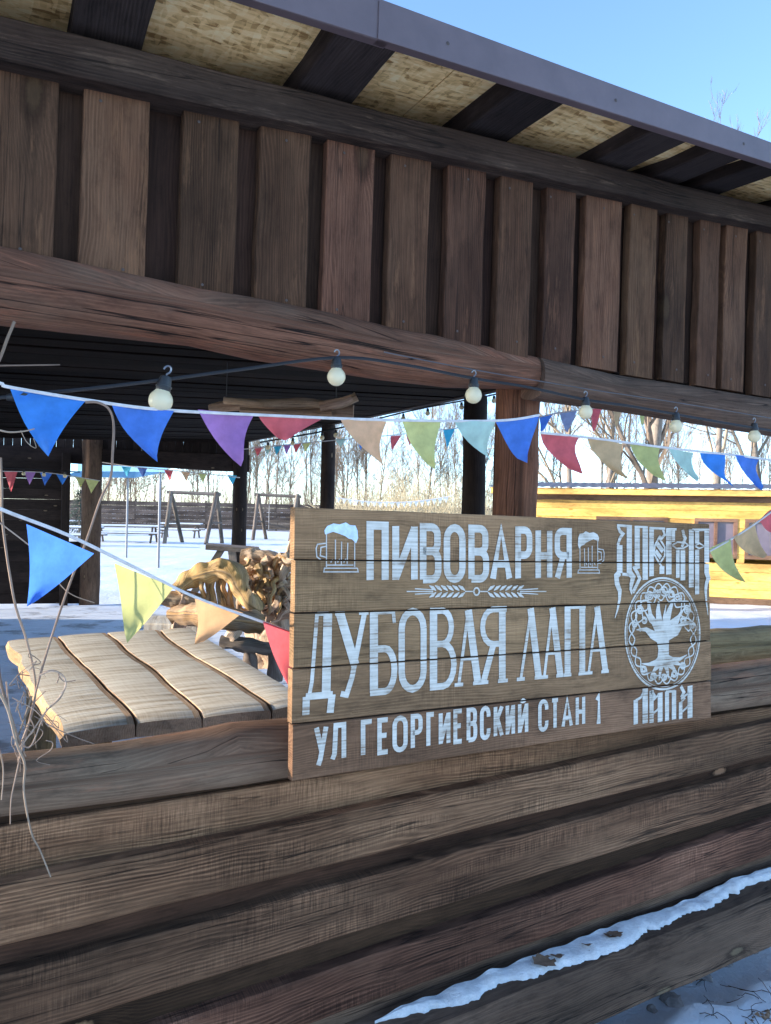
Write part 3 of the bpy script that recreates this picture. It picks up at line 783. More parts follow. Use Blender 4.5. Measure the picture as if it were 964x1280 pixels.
# ================================================================== SIGN
SNL, SNR = -0.135, -0.055
sTL, sBL, sTR = fpx(370, 634, SNL), fpx(365, 977, SNL), fpx(886, 655, SNR)
SX = (sTR - sTL).normalized(); SN = SX.cross(sBL - sTL).normalized()
if SN.dot(EYE - sTL) < 0: SN = -SN
SY = SN.cross(SX).normalized()                    # up on the sign when SN faces the viewer
if SY.z < 0: SY = -SY
def spt(x, y, off=0.0):                           # photo pixel -> point on the sign's front
    r = ray(x, y); t = (sTL + SN * off - EYE).dot(SN) / r.dot(SN); return EYE + r * t
def s2(x, y):
    p = spt(x, y) - sTL; return (p.dot(SX), p.dot(SY))
def s3(q, off): return sTL + SX * q[0] + SY * q[1] + SN * off
sign = empty('signboard', Vector(((sBL.x + spt(889, 897).x) / 2, (sBL.y + spt(889, 897).y) / 2, sBL.z)),
             'brown plank brewery signboard with white painted lettering, hung on the log rail wall', 'sign')
jl = [(370, 634), (369, 700), (368, 767), (367, 836), (366, 906), (365, 977)]
jr = [(886, 655), (886.6, 704), (887.2, 752), (887.8, 801), (888.4, 851), (889, 898)]
gap = 0.0022
joints = []
for i in range(5):
    A0, A1 = spt(*jl[i]), spt(*jr[i]); B0, B1 = spt(*jl[i + 1]), spt(*jr[i + 1])
    if i: A0 = A0 - SY * gap; A1 = A1 - SY * gap
    if i < 4: B0 = B0 + SY * gap; B1 = B1 + SY * gap; joints.append((s2(*jl[i + 1]), s2(*jr[i + 1])))
    e_ = random.uniform(-0.003, 0.003)
    plank('plank', A0 - SX * e_, A1 + SX * e_, B0 - SX * e_, B1 + SX * e_, SN * -0.027, M['sign'], sign, seg=24, wob=0.0008, ch=0.0025)
for i in range(1, 5):                             # tongues that close the joints
    a, b = spt(*jl[i]) - SN * 0.012, spt(*jr[i]) - SN * 0.012
    plank('tongue', a + SY * 0.008 + SX * .004, b + SY * 0.008 - SX * .004, a - SY * 0.008 + SX * .004, b - SY * 0.008 - SX * .004, SN * -0.006, M['dark_wood'], sign, seg=2, wob=0, ch=0.001)
for t in (0.12, 0.88):                            # battens on the back
    a = lerp(spt(370, 640), spt(886, 660), t) - SN * 0.0275; b = lerp(spt(365, 970), spt(889, 892), t) - SN * 0.0275
    plank('batten', a, b, a + SX * 0.06, b + SX * 0.06, SN * -0.02, M['sign'], sign, seg=4)

class Paint:
    def __init__(s): s.mb = MB(); s.k = 0
    def stroke(s, pts, w, closed=False):
        """pts in sign metres; w: width or widths"""
        P = [Vector((p[0], p[1], 0)) for p in pts]; n = len(P)
        if n < 2: return
        ws = w if isinstance(w, (list, tuple)) else [w] * n
        off = 0.0016 + (s.k % 7) * 0.00006; s.k += 1
        prev = first = None
        for i in range(n):
            if closed: a, b = P[i - 1], P[(i + 1) % n]
            else: a, b = P[max(i - 1, 0)], P[min(i + 1, n - 1)]
            d1 = (P[i] - a); d2 = (b - P[i])
            if d1.length < 1e-7: d1 = d2
            if d2.length < 1e-7: d2 = d1
            d1 = d1.normalized(); d2 = d2.normalized(); d = (d1 + d2)
            d = d.normalized() if d.length > 1e-5 else d1
            nrm = Vector((-d.y, d.x, 0)); c = max(0.55, nrm.dot(Vector((-d1.y, d1.x, 0))))
            h = ws[i] / 2 / c
            ids = []
            for sg in (1, -1):
                q = P[i] + nrm * (h * sg); ids.append(s.mb.add(s3(q, off), (q.x + 3, q.y + 5, 0)))
            if prev: s.mb.face((prev[0], prev[1], ids[1], ids[0]))
            else: first = ids
            prev = ids
        if closed: s.mb.face((prev[0], prev[1], first[1], first[0]))
    def poly(s, pts):
        off = 0.0016 + (s.k % 7) * 0.00006; s.k += 1
        s.mb.face(tuple(s.mb.add(s3(q, off), (q[0] + 3, q[1] + 5, 0)) for q in pts))
    def build(s, name, mat):
        o = s.mb.build(name, mat, sign, smooth=False)
        bm = bmesh.new(); bm.from_mesh(o.data)
        bmesh.ops.triangulate(bm, faces=bm.faces)
        base = parent_loc(o)
        for (a, b) in joints:                     # the paint breaks at each plank joint
            pa = s3(a, 0) - base; pb = s3(b, 0) - base; dv = (pb - pa).normalized(); pn = SN.cross(dv).normalized()
            for e_ in (0.0022, -0.0022):
                bmesh.ops.bisect_plane(bm, geom=bm.verts[:] + bm.edges[:] + bm.faces[:], plane_co=pa + pn * e_, plane_no=pn, dist=1e-6)
            dead = [f_ for f_ in bm.faces if abs((f_.calc_center_median() - pa).dot(pn)) < 0.00215]
            bmesh.ops.delete(bm, geom=dead, context='FACES')
        for f_ in bm.faces:
            f_.normal_update()
            if f_.normal.dot(SN) < 0: f_.normal_flip()
        bm.to_mesh(o.data); bm.free()
        return o

def arc(cx, cy, rx, ry, a0, a1, n=10):
    return [(cx + rx * math.cos(R(a0 + (a1 - a0) * k / n)), cy + ry * math.sin(R(a0 + (a1 - a0) * k / n))) for k in range(n + 1)]
# sans letters: polylines in a unit box, y up
O_ = arc(.5, .78, .5, .22, 0, 180, 8) + arc(.5, .22, .5, .22, 180, 360, 8) + [(1, .78)]
G = {
 'П': [[(0, 0), (0, 1), (1, 1), (1, 0)]],
 'И': [[(0, 1), (0, 0)], [(0, .02), (1, .98)], [(1, 1), (1, 0)]],
 'Й': [[(0, 1), (0, 0)], [(0, .02), (1, .98)], [(1, 1), (1, 0)], arc(.5, 1.17, .28, .07, 190, 350, 5)],
 'В': [[(0, 0), (0, 1), (.55, 1)] + arc(.55, .86, .4, .14, 90, 0, 5) + arc(.55, .68, .4, .14, 0, -90, 5) + [(0, .54)], [(.55, .54)] + arc(.58, .36, .42, .18, 90, 0, 5) + arc(.58, .18, .42, .18, 0, -90, 5) + [(0, 0)]],
 'О': [O_],
 'А': [[(0, 0), (.5, 1), (1, 0)], [(.18, .3), (.82, .3)]],
 'Р': [[(0, 0), (0, 1), (.5, 1)] + arc(.55, .85, .45, .15, 90, 0, 5) + arc(.55, .63, .45, .15, 0, -90, 5) + [(0, .48)]],
 'Н': [[(0, 0), (0, 1)], [(1, 0), (1, 1)], [(0, .47), (1, .47)]],
 'Я': [[(1, 0), (1, 1), (.45, 1)] + arc(.45, .86, .45, .14, 90, 180, 5) + arc(.45, .62, .45, .14, 180, 270, 5) + [(1, .48)], [(.5, .48), (0, 0)]],
 'У': [[(0, 1), (.52, .32)], [(1, 1), (.4, 0.05), (.2, -.12)]],
 'Л': [[(0, 0), (.18, .15), (.3, 1), (1, 1), (1, 0)]],
 'Г': [[(0, 0), (0, 1), (1, 1)]],
 'Е': [[(1, 1), (0, 1), (0, 0), (1, 0)], [(0, .52), (.85, .52)]],
 'С': [[(1, .7)] + arc(.5, .8, .5, .2, 0, 180, 8) + arc(.5, .2, .5, .2, 180, 360, 8) + [(1, .3)]],
 'К': [[(0, 0), (0, 1)], [(1, 1), (.05, .45)], [(.3, .6), (1, 0)]],
 'Т': [[(0, 1), (1, 1)], [(.5, 1), (.5, 0)]],
 '1': [[(.1, .82), (.6, 1), (.6, 0)], [(.1, 0), (1, 0)]],
}
ZX = lambda x, y: (350 + x / 1.7527, 620 + y / 1.7527)       # enlarged-view coordinates -> photo pixels
def text_line(name, chars, cap, base, w, hs, inset=1):
    """chars: (letter, x0, x1) in enlarged-view px; cap and base: ((x,y),(x,y)) lines"""
    pt = Paint()
    ln = lambda L, x: L[0][1] + (L[1][1] - L[0][1]) * (x - L[0][0]) / (L[1][0] - L[0][0])
    for ch, x0, x1 in chars:
        hw = w / 2
        for st in G[ch]:
            q = []
            for gx, gy in st:
                X = x0 + hw + (x1 - x0 - 2 * hw) * gx
                yb, yt = ln(base, X), ln(cap, X)
                q.append(s2(*ZX(X, yb + (yt - yb) * gy)))
            pt.stroke(q, hs)
    return pt.build(name, M['paint'])
PX = (s2(*ZX(500, 300))[0] - s2(*ZX(400, 300))[0]) / 100      # metres per enlarged px mid-sign
text_line('brewery_lettering', [('П', 190, 237), ('И', 246, 301), ('В', 306, 353), ('О', 358, 406), ('В', 412, 458), ('А', 459, 509), ('Р', 514, 553), ('Н', 558, 597), ('Я', 600, 640)],
          ((190, 64), (640, 78)), ((190, 184), (640, 179)), 14, PX * 13.2)
text_line('address_lettering', [('У', 75, 105), ('Л', 110, 144), ('Г', 177, 205), ('Е', 213, 240), ('О', 246, 279), ('Р', 286, 312), ('Г', 320, 341), ('И', 347, 373), ('Е', 379, 402), ('В', 408, 432),
          ('С', 437, 461), ('К', 467, 490), ('И', 493, 515), ('Й', 520, 544), ('С', 564, 588), ('Т', 591, 613), ('А', 615, 642), ('Н', 646, 669), ('1', 688, 706)],
          ((75, 508), (705, 435)), ((75, 582), (705, 493)), 9, PX * 8.2)
# serif letters: (polyline, weight) with thick stems and thin bars
Th, Tn_ = 1.0, 0.42
def serif(x, y, w_=.18): return ([(x - w_, y), (x + w_, y)], Tn_)
GS = {
 'Д': [([(.12, 0.02), (.22, .2), (.40, 1)], Tn_), ([(.40, 1), (.80, 1)], Tn_), ([(.78, 1), (.72, .02)], Th), ([(.0, .02), (.95, .02)], .7), ([(.02, .02), (.0, -.2)], .8), ([(.93, .02), (.86, -.2)], .8)],
 'У': [([(.05, 1), (.62, .36)], Th), ([(.98, 1), (.5, .2), (.3, .0), (.08, .02)], .6), serif(.05, 1), serif(.95, 1)],
 'Б': [([(.14, 0), (.14, 1)], Th), ([(0, 1), (.86, 1), (.9, .86)], Tn_), ([(.14, .54), (.55, .54)] + arc(.55, .27, .35, .27, 90, -90, 10) + [(0, 0)], .75)],
 'О': [(O_, .8)],
 'В': [([(.14, 0), (.14, 1)], Th), ([(0, 1), (.5, 1)] + arc(.5, .78, .34, .22, 90, -90, 8) + [(.14, .56)], .7), ([(.5, .56)] + arc(.52, .28, .42, .28, 90, -90, 8) + [(0, 0)], .75)],
 'А': [([(.1, 0), (.5, 1)], Tn_), ([(.5, 1), (.9, 0)], Th), ([(.25, .34), (.78, .34)], Tn_), serif(.1, 0), serif(.88, 0)],
 'Я': [([(.84, 0), (.84, 1)], Th), ([(1, 1), (.5, 1)] + arc(.5, .76, .38, .24, 90, 270, 8) + [(.84, .52)], .7), ([(.52, .52), (.15, 0)], .85), serif(.15, 0), serif(.86, 0)],
 'Л': [([(.08, 0), (.55, 1)], Tn_), ([(.52, 1), (.88, 0)], Th), serif(.08, 0), serif(.88, 0)],
 'П': [([(.14, 0), (.14, 1)], Th), ([(.84, 0), (.84, 1)], Th), ([(0, 1), (1, 1)], Tn_), serif(.14, 0), serif(.84, 0)],
}
pt = Paint()
for ch, x0, x1 in [('Д', 56, 118), ('У', 128, 186), ('Б', 197, 256), ('О', 266, 314), ('В', 328, 384), ('А', 386, 438), ('Я', 436, 496), ('Л', 523, 572), ('А', 574, 618), ('П', 623, 669), ('А', 671, 717)]:
    for st, wg in GS[ch]:
        q = []
        for gx, gy in st:
            X = x0 + (x1 - x0) * gx
            yb = 443 + (384 - 443) * (X - 60) / (715 - 60); yt = 258 + (242 - 258) * (X - 95) / 605
            q.append(s2(*ZX(X, yb + (yt - yb) * gy)))
        pt.stroke(q, PX * 15 * wg)
pt.build('tavern_name_lettering', M['paint'])
# --- emblem on the right
EX = lambda x, y: (760 + x / 4.5714, 640 + y / 4.5714)
P4 = (s2(*EX(400, 700))[0] - s2(*EX(100, 700))[0]) / 300
def EP(pts): return [s2(*EX(*p)) for p in pts]
pt = Paint()
def ring_y(x): 
    k = 1 - ((x - 310) / 222) ** 2
    return 690 - 325 * math.sqrt(k) if k > 0 else 560
for x, w_, ya, yb in ((65, 28, 190, 350), (120, 26, 78, 360), (165, 26, 82, 305), (211, 28, 84, 400), (247, 24, 90, 385), (306, 26, 310, 370), (345, 30, 95, 370), (372, 18, 100, 170), (397, 20, 215, 375),
                      (426, 26, 215, 390), (474, 28, 100, 430), (507, 24, 100, 180), (507, 24, 215, 470), (562, 28, 100, 350)):
    pt.stroke(EP([(x, ya), (x, min(yb, ring_y(x) - 12) if yb > 350 and 140 < x < 540 else yb)]), P4 * w_ * 1.08)
for pl, w_ in (([(50, 76), (135, 82)], 10), ([(235, 92), (325, 96)], 10), ([(332, 98), (390, 99)], 9), ([(480, 102), (577, 102)], 10), ([(150, 84), (225, 86)], 8),
               ([(55, 78), (66, 110), (84, 125), (66, 150), (54, 190)], 14), ([(310, 95), (322, 130), (305, 150), (290, 140)], 12), ([(425, 100), (432, 135), (440, 150), (428, 180), (420, 200)], 16),
               ([(365, 190), (395, 172), (440, 176), (458, 190), (430, 206), (390, 208), (365, 190)], 7), ([(495, 195), (520, 178), (550, 196), (520, 208), (495, 195)], 7),
               ([(292, 140), (266, 190), (262, 240), (290, 290), (306, 312)], 9), ([(292, 150), (322, 200), (322, 250), (296, 290)], 9), ([(278, 180), (312, 226)], 20), ([(270, 222), (300, 262)], 18),
               ([(180, 310), (150, 320), (165, 345), (180, 380), (160, 420), (140, 460)], 16), ([(80, 355), (118, 358)], 12)):
    pt.stroke(EP(pl), P4 * w_)
for pl, ww in (([(66, 345), (46, 365), (50, 410), (66, 450), (64, 500), (52, 560), (38, 606)], (26, 24, 24, 20, 14, 9, 3)), ([(124, 350), (142, 372), (132, 410), (128, 440), (134, 470)], (26, 24, 20, 14, 6)),
               ([(562, 345), (572, 380), (560, 410), (556, 450), (560, 510), (570, 590)], (28, 24, 20, 16, 10, 3))):
    pt.stroke(EP(pl), [P4 * a_ for a_ in ww])
pt.build('emblem_lettering', M['paint'])
pt = Paint()
for x, w_, ya, yb in ((157, 22, 1072, 1212), (211, 28, 1002, 1206), (247, 22, 1020, 1204), (296, 26, 1032, 1198), (335, 22, 1024, 1192), (375, 24, 1020, 1184), (413, 20, 1085, 1182), (467, 28, 992, 1176)):
    pt.stroke(EP([(x, ya), (x, yb)]), P4 * w_ * 1.08)
for pl, w_ in (([(157, 1076), (185, 1060), (205, 1022)], 10), ([(245, 1024), (262, 1050), (248, 1078)], 16), ([(247, 1085), (290, 1040)], 9), ([(258, 1150), (290, 1120)], 9), ([(330, 1026), (380, 1022)], 10),
               ([(414, 995), (432, 1030), (416, 1060)], 16), ([(415, 1070), (462, 1030)], 9), ([(424, 1140), (460, 1105)], 9), ([(412, 1090), (440, 1062)], 8)):
    pt.stroke(EP(pl), P4 * w_)
pt.build('emblem_lettering', M['paint'])
pt = Paint()
ecx, ecy, erx, ery = 310, 695, 213, 318
def el(k, a): return (ecx + erx * k * math.cos(a), ecy + ery * k * math.sin(a))
pt.stroke(EP([el(1.0, 2 * math.pi * i / 72) for i in range(72)]), P4 * 8, True)
pt.stroke(EP([el(0.955, 2 * math.pi * i / 72) for i in range(72)]), P4 * 2.5, True)
for ph in (0, math.pi):                            # braid inside the ring
    pt.stroke(EP([el(0.83 + 0.075 * math.sin(12 * (2 * math.pi * i / 288) + ph), 2 * math.pi * i / 288) for i in range(288)]), P4 * 6, True)
for ph in (0.6, math.pi + 0.6):                    # curls of the crown
    pt.stroke(EP([el(0.70 + 0.10 * math.sin(9 * a + ph), a) for a in [math.pi * (1.02 + 0.96 * i / 120) for i in range(121)]]), P4 * 6)
for (cx_, cy_, r_) in ((235, 480, 26), (320, 450, 30), (395, 490, 26), (180, 560, 22), (450, 560, 24), (275, 470, 22), (360, 470, 22), (205, 620, 18), (430, 620, 18), (150, 640, 16), (480, 650, 16), (260, 940, 20), (318, 945, 18), (375, 925, 20), (200, 900, 18), (425, 880, 18)):
    pt.stroke(EP([(cx_ + r_ * (1 - i / 26) * math.cos(i * 0.62 + cx_), cy_ + 1.15 * r_ * (1 - i / 26) * math.sin(i * 0.62 + cx_)) for i in range(20)]), P4 * 6)
pt.build('emblem_ring', M['paint'])
pt = Paint()
pt.stroke(EP([(318, 880), (314, 830), (316, 780), (312, 720), (306, 660)]), [P4 * a_ for a_ in (100, 66, 60, 74, 84)])
for pl, ww in (([(300, 690), (268, 640), (240, 590), (232, 530), (222, 500)], (70, 44, 30, 20, 8)), ([(306, 690), (290, 620), (284, 560), (288, 510)], (60, 50, 34, 12)), ([(316, 690), (334, 620), (350, 560), (372, 500)], (60, 54, 38, 12)),
               ([(330, 700), (376, 660), (398, 610), (420, 560)], (70, 50, 30, 10)), ([(330, 710), (390, 680), (420, 640), (470, 632), (484, 640)], (60, 50, 26, 14, 5)), ([(296, 720), (250, 700), (215, 670), (160, 672)], (60, 46, 24, 5)),
               ([(285, 650), (240, 620), (205, 560)], (34, 20, 6)), ([(345, 640), (410, 590), (440, 540)], (28, 18, 5)), ([(320, 680), (318, 600), (330, 530)], (30, 20, 6)),
               ([(300, 840), (270, 862), (230, 870), (190, 866)], (50, 34, 18, 4)), ([(335, 840), (370, 848), (410, 840), (450, 815)], (50, 36, 20, 4)), ([(300, 860), (268, 895), (240, 940)], (44, 26, 6)),
               ([(310, 860), (296, 910), (290, 960)], (40, 24, 6)), ([(325, 860), (338, 910), (345, 950)], (40, 24, 6)), ([(335, 855), (370, 890), (395, 925)], (44, 26, 6)), ([(345, 850), (395, 865), (430, 880)], (34, 20, 5))):
    pt.stroke(EP(pl), [P4 * a_ * .72 for a_ in ww])
pt.build('emblem_tree', M['paint'])
# --- beer mugs and barley ears
def mug(fn, sc_, flip, foam_mat, body_mat):
    f2 = lambda pts: [s2(*fn(*p)) for p in pts]
    k = (s2(*fn(60, 50))[0] - s2(*fn(0, 50))[0]) / 60
    pt = Paint()
    foam = [(0, 30), (6, 12), (22, 10), (34, 0), (52, 8), (70, 4), (88, 14), (96, 30), (94, 46), (84, 40), (70, 36), (52, 44), (36, 52), (26, 62), (12, 66), (4, 80), (-2, 60)]
    if flip: foam = [(92 - x, y) for x, y in foam]
    q = f2(foam); c = f2([(46, 26)])[0]
    for i in range(len(q)): pt.poly([c, q[i], q[(i + 1) % len(q)]])
    pt.build('mug_foam', foam_mat)
    pt = Paint()
    lines = [[(8, 66), (8, 172)], [(90, 44), (90, 172)], [(28, 78), (30, 160)], [(46, 74), (47, 162)], [(64, 66), (64, 162)], [(0, 176), (96, 176), (98, 190), (-2, 190), (0, 176)], [(12, 164), (88, 164)],
             [(92, 80), (116, 84), (120, 100), (118, 132), (104, 146), (92, 146)], [(92, 92), (106, 96), (108, 128), (92, 134)], [(34, 140), (40, 154)], [(52, 140), (58, 154)], [(72, 142), (78, 154)]]
    if flip: lines = [[(92 - x, y) for x, y in l_] for l_ in lines]
    for l_ in lines: pt.stroke(f2(l_), abs(k) * 3.4)
    pt.build('mug_glass', body_mat)
mug(lambda x, y: (407 + x * 0.43, 653 + y * 0.325), 1, True, M['paint_blue'], M['paint_thin'])
mug(lambda x, y: (722.5 + x * 0.27, 664 + y * 0.275), 1, False, M['paint'], M['paint_thin'])
pt = Paint()
WX = lambda x, y: ZX(x, y)
def wz(pts): return [s2(*WX(*p)) for p in pts]
for sg, x0, x1 in ((1, 405, 335), (-1, 455, 525)):
    for i in range(6):
        xx = x0 + (x1 - x0) * i / 5.5
        for up in (-1, 1):
            pt.stroke(wz([(xx, 209 + up * 2), (xx - sg * 7, 209 + up * 8), (xx - sg * 15, 209 + up * 13)]), [PX * 1.5, PX * 6, PX * 1.2])
    for up in (-6, 0, 6): pt.stroke(wz([(x1, 209 + up * .6), (x1 - sg * (58 - abs(up) * 3), 209 + up)]), PX * 1.8)
    pt.stroke(wz([(x0, 209), (430 - sg * 8, 209)]), PX * 2)
pt.stroke([s2(*WX(430 + 6 * math.cos(a_ * .5), 209 + 8 * math.sin(a_ * .5))) for a_ in range(13)], PX * 3, True)
pt.build('barley_ears', M['paint'])
# metal straps that hang the sign on the rail
for t in (0.15, 0.85):
    a = lerp(spt(368, 800), spt(887, 775), t) - SN * 0.045
    u_, v_, n_ = un(a)
    tube('bracket', [a, fp(u_, v_, 0.06)], 0.008, M['hook'], sign, sides=6)

# ================================================================== BUNTING
def pennant(parent, pl, pr, tip, colr, curl=0.012, sway=0.0, sd=None, nd=None):
    """a cloth triangle hanging from two points of the tape to its tip"""
    sd = random.random() * 50 if sd is None else sd
    nd = nd or N
    mb = MB(); rows = []
    K = 8
    W = (pr - pl); L = W.length; th = 0.0006
    for j in range(K + 1):
        t = j / K; row = []
        for i in range(K + 1 if j < K else 1):
            s = i / K if j < K else 0.5
            p = lerp(pl + W * s, tip, t)
            p = p + W * (sway * math.sin(math.pi * t) * (1 - 0.3 * s))
            p = p - nd * (curl * (math.sin(s * 3.6 + t * 2.2 + sd) * (0.25 + t) + 0.7 * nz(s * 2 + sd, t * 2, 1)) * L / 0.14)
            row.append(mb.add(p, (s, t, 0)))
        rows.append(row)
    for j in range(K):
        for i in range(K):
            if j == K - 1: mb.face((rows[j][i], rows[j][i + 1], rows[K][0]))
            else: mb.face((rows[j][i], rows[j][i + 1], rows[j + 1][i + 1], rows[j + 1][i]))
    return mb.build('pennant', FL[colr], parent, angle=180)
def bunting(label, path, flags, fn, tape=0.004, group='pennant strings', curl=0.012, name='bunting', nd=None, flat=False):
    pts = smooth_path([fn(*p) for p in path], 6)
    c = pts[len(pts) // 2]
    root = empty(name, c, label, 'bunting', group)
    tube('tape', pts, tape, M['string'], root, sides=6)
    for fl in flags:
        (xl, yl), (xr, yr), (xt, yt), cn = fl[:4]
        pennant(root, fn(xl, yl), fn(xr, yr), fn(xt, yt), cn, curl, fl[4] if len(fl) > 4 else 0.0, nd=nd)
    return root
fm = lambda x, y: fpx(x, y, -0.11)
bunting('long bunting of blue, purple, red, orange and green pennants strung under the log beam', [(-60, 466), (0, 479), (12, 484), (108, 500), (200, 512), (330, 519), (480, 525), (620, 526), (674, 519)],
        [((12, 484), (108, 500), (60, 571), 'blue', -.06), ((140, 507), (217, 514), (196, 578), 'royal', -.10), ((247, 512), (318, 518), (302, 583), 'purple', -.10), ((322, 518), (404, 523), (356, 551), 'red', -.04),
         ((425, 523), (484, 527), (483, 585), 'orange', -.16), ((502, 525), (551, 527), (542, 587), 'yellow', -.12), ((568, 526), (619, 527), (617, 578), 'mint', -.18), ((619, 526), (674, 519), (655, 579), 'royal', -.05)], fm)
bunting('bunting of red, tan, olive, mint and blue pennants strung beyond the corner post', [(676, 541), (735, 547), (835, 560), (918, 569), (964, 575), (1060, 586)],
        [((676, 541), (724, 547), (726, 593), 'red', -.22), ((735, 547), (778, 555), (783, 600), 'tan', -.22), ((787, 553), (825, 560), (829, 601), 'olive', -.22), ((835, 561), (868, 566), (874, 602), 'mint', -.22),
         ((876, 566), (906, 569), (916, 609), 'blue', -.25), ((918, 569), (951, 573), (955, 613), 'royal', -.25), ((966, 575), (996, 579), (1000, 612), 'red', -.2)], fm)
def fl_(x, y):                                     # the lower string swings out toward the viewer on the left
    t = max(-0.4, min(1.0, x / 365)); n_ = -0.42 + 0.40 * t
    return fpx(x, y, n_)
bunting('low slack bunting with blue, yellow, orange and red pennants passing behind the signboard', [(-80, 598), (0, 636), (83, 668), (160, 705), (243, 746), (330, 778), (370, 792), (420, 806)],
        [((33, 655), (118, 692), (34, 759), 'royal', .04), ((143, 704), (217, 734), (158, 803), 'lemon', .02), ((243, 748), (304, 766), (244, 806), 'apricot', .06), ((328, 776), (378, 795), (364, 862), 'red', -.1)], fl_, tape=0.0035, curl=0.008)
fr_ = lambda x, y: fpx(x, y, 0.25)
bunting('short bunting end with an olive and a tan pennant right of the signboard', [(850, 705), (889, 688), (930, 664), (964, 640), (1010, 604)],
        [((886, 686), (912, 674), (930, 728), 'olive', -.25), ((916, 672), (946, 651), (957, 698), 'tan', -.2), ((948, 650), (975, 630), (990, 670), 'red', -.2)], fr_)
fd = lambda d: (lambda x, y: at(x, y, d))
bunting('far bunting of blue, slate, red and orange pennants rising behind the corner post', [(610, 534), (675, 521), (700, 516), (752, 509), (830, 500)],
        [((674, 521), (692, 517), (677, 540), 'royal'), ((700, 517), (721, 513), (709, 541), 'slate'), ((738, 512), (753, 509), (742, 540), 'red'), ((766, 507), (779, 506), (770, 536), 'tan'), ((796, 504), (808, 502), (803, 533), 'olive')], fd(6.0), tape=0.006)
bunting('small bunting of red, purple, blue and green pennants under the dark back wall beam', [(-40, 588), (0, 589), (60, 591), (125, 601)],
        [((5, 589), (22, 590), (14, 615), 'red'), ((30, 590), (45, 590), (37, 606), 'purple'), ((50, 590), (66, 591), (56, 607), 'royal'), ((70, 592), (86, 594), (78, 606), 'blue'), ((94, 596), (107, 598), (101, 610), 'olive'), ((107, 599), (124, 601), (114, 617), 'yellow')], fd(9.5), tape=0.006)
fl = [((318 + 12 * i, 559 - 1.1 * i), (329 + 12 * i, 558 - 1.1 * i), (322 + 12 * i, 571 - 1.2 * i), c) for i, c in enumerate(['red', 'mint', 'teal', 'purple', 'red', 'yellow'])]
fl += [((419, 549), (432, 548), (426, 560), 'mint'), ((447, 548), (457, 547), (451, 564), 'blue'), ((488, 545), (502, 544), (490, 563), 'red'), ((508, 543), (520, 542), (512, 558), 'red'), ((554, 537), (569, 535), (559, 560), 'teal'), ((612, 530), (622, 529), (614, 540), 'yellow')]
bunting('distant bunting of tiny red, teal and yellow pennants between the dark inner posts', [(300, 562), (400, 552), (500, 543), (625, 529)], fl, fd(8.2), tape=0.005)
fl = [((x, 582 + (x - 140) * .08), (x + 12, 583 + (x - 140) * .08), (x + 7, 595 + (x - 140) * .08), c) for x, c in zip((152, 172, 205, 226, 247, 284), ('teal', 'navy', 'red', 'orange', 'olive', 'teal'))]
bunting('distant bunting of teal, navy and red pennants in front of the pale blue canopy', [(128, 578), (172, 584), (226, 589), (300, 597)], fl, fd(12.6), tape=0.008)
fl = [((420 + 7.5 * i, 622 + 6 * math.sin(i * .17)), (425.5 + 7.5 * i, 622 + 6 * math.sin((i + .8) * .17)), (423 + 7.5 * i, 629 + 6 * math.sin(i * .17)), 'white') for i in range(19)]
bunting('tiny far bunting of white pennants over the dry grass behind the signboard', [(420, 622), (455, 626.5), (490, 628), (525, 626), (565, 620)], fl, fd(30), tape=0.02)

# ================================================================== LIGHT STRINGS
def lathe(mb, c, prof, sides=14, axis_=Vector((0, 0, 1))):
    z = axis_.normalized(); x = z.orthogonal().normalized(); y = z.cross(x); prev = None
    for r, h in prof:
        ring = [mb.add(c + z * h + x * (r * math.cos(2 * math.pi * i / sides)) + y * (r * math.sin(2 * math.pi * i / sides))) for i in range(sides)]
        if prev:
            for i in range(sides): mb.face((prev[i], prev[(i + 1) % sides], ring[(i + 1) % sides], ring[i]))
        prev = ring
    return mb
def bulb_parts(root, c, r, tilt=(0, 0), hook=True):
    """c: centre of the globe"""
    ax = Vector((tilt[0], tilt[1], 1)).normalized()
    b = lathe(MB(), c, [(0.001, -r)] + [(r * math.sin(R(a)), -r * math.cos(R(a))) for a in range(20, 150, 13)] + [(r * 0.52, r * .95), (r * 0.5, r * 1.15)], 16, ax).build('bulb', M['bulb'], root, angle=80)
    sk = lathe(MB(), c, [(r * .56, r * .8), (r * .6, r * .9), (r * .6, r * 1.1), (r * .66, r * 1.12), (r * .66, r * 1.28), (r * .58, r * 1.3), (r * .52, r * 1.8), (r * .42, r * 2.1), (0.001, r * 2.15)], 12, ax).build('socket', M['black'], root, angle=30)
    if hook:
        t = c + ax * (r * 2.1)
        pts = [t + ax * (r * .1)] + [t + ax * (r * (.55 + .34 * math.sin(R(a)))) + U * (r * .3 * math.cos(R(a))) for a in range(-80, 200, 28)]
        tube('hook', pts, r * .08, M['hook'], sk, sides=5)
    return t if hook else c + ax * (r * 2.5)
ls = empty('light_string', fpx(420, 455, -0.1), 'black festoon cable with large white globe bulbs hooked along the front log beam', 'string lights', 'string lights')
cab = [(-40, 500), (0, 497), (30, 493), (100, 487), (194, 476), (300, 462), (420, 447), (500, 455), (592, 473), (660, 484), (733, 500), (790, 508), (845, 518), (943, 535), (1010, 545)]
fc = lambda x, y: fpx(x, y, -0.10)
tube('cable', smooth_path([fc(*p) for p in cab], 5), 0.0042, M['black'], ls, sides=6)
tube('plug', [fc(8, 497), fc(18, 496), fc(30, 493.5), fc(44, 492)], [0.006, 0.011, 0.011, 0.006], M['black'], ls, sides=8)
tube('support_wire', smooth_path([fpx(x, y, -0.075) for x, y in ((480, 440), (592, 462), (733, 486), (845, 503), (990, 527))], 4), 0.0016, M['hook'], ls, sides=4)
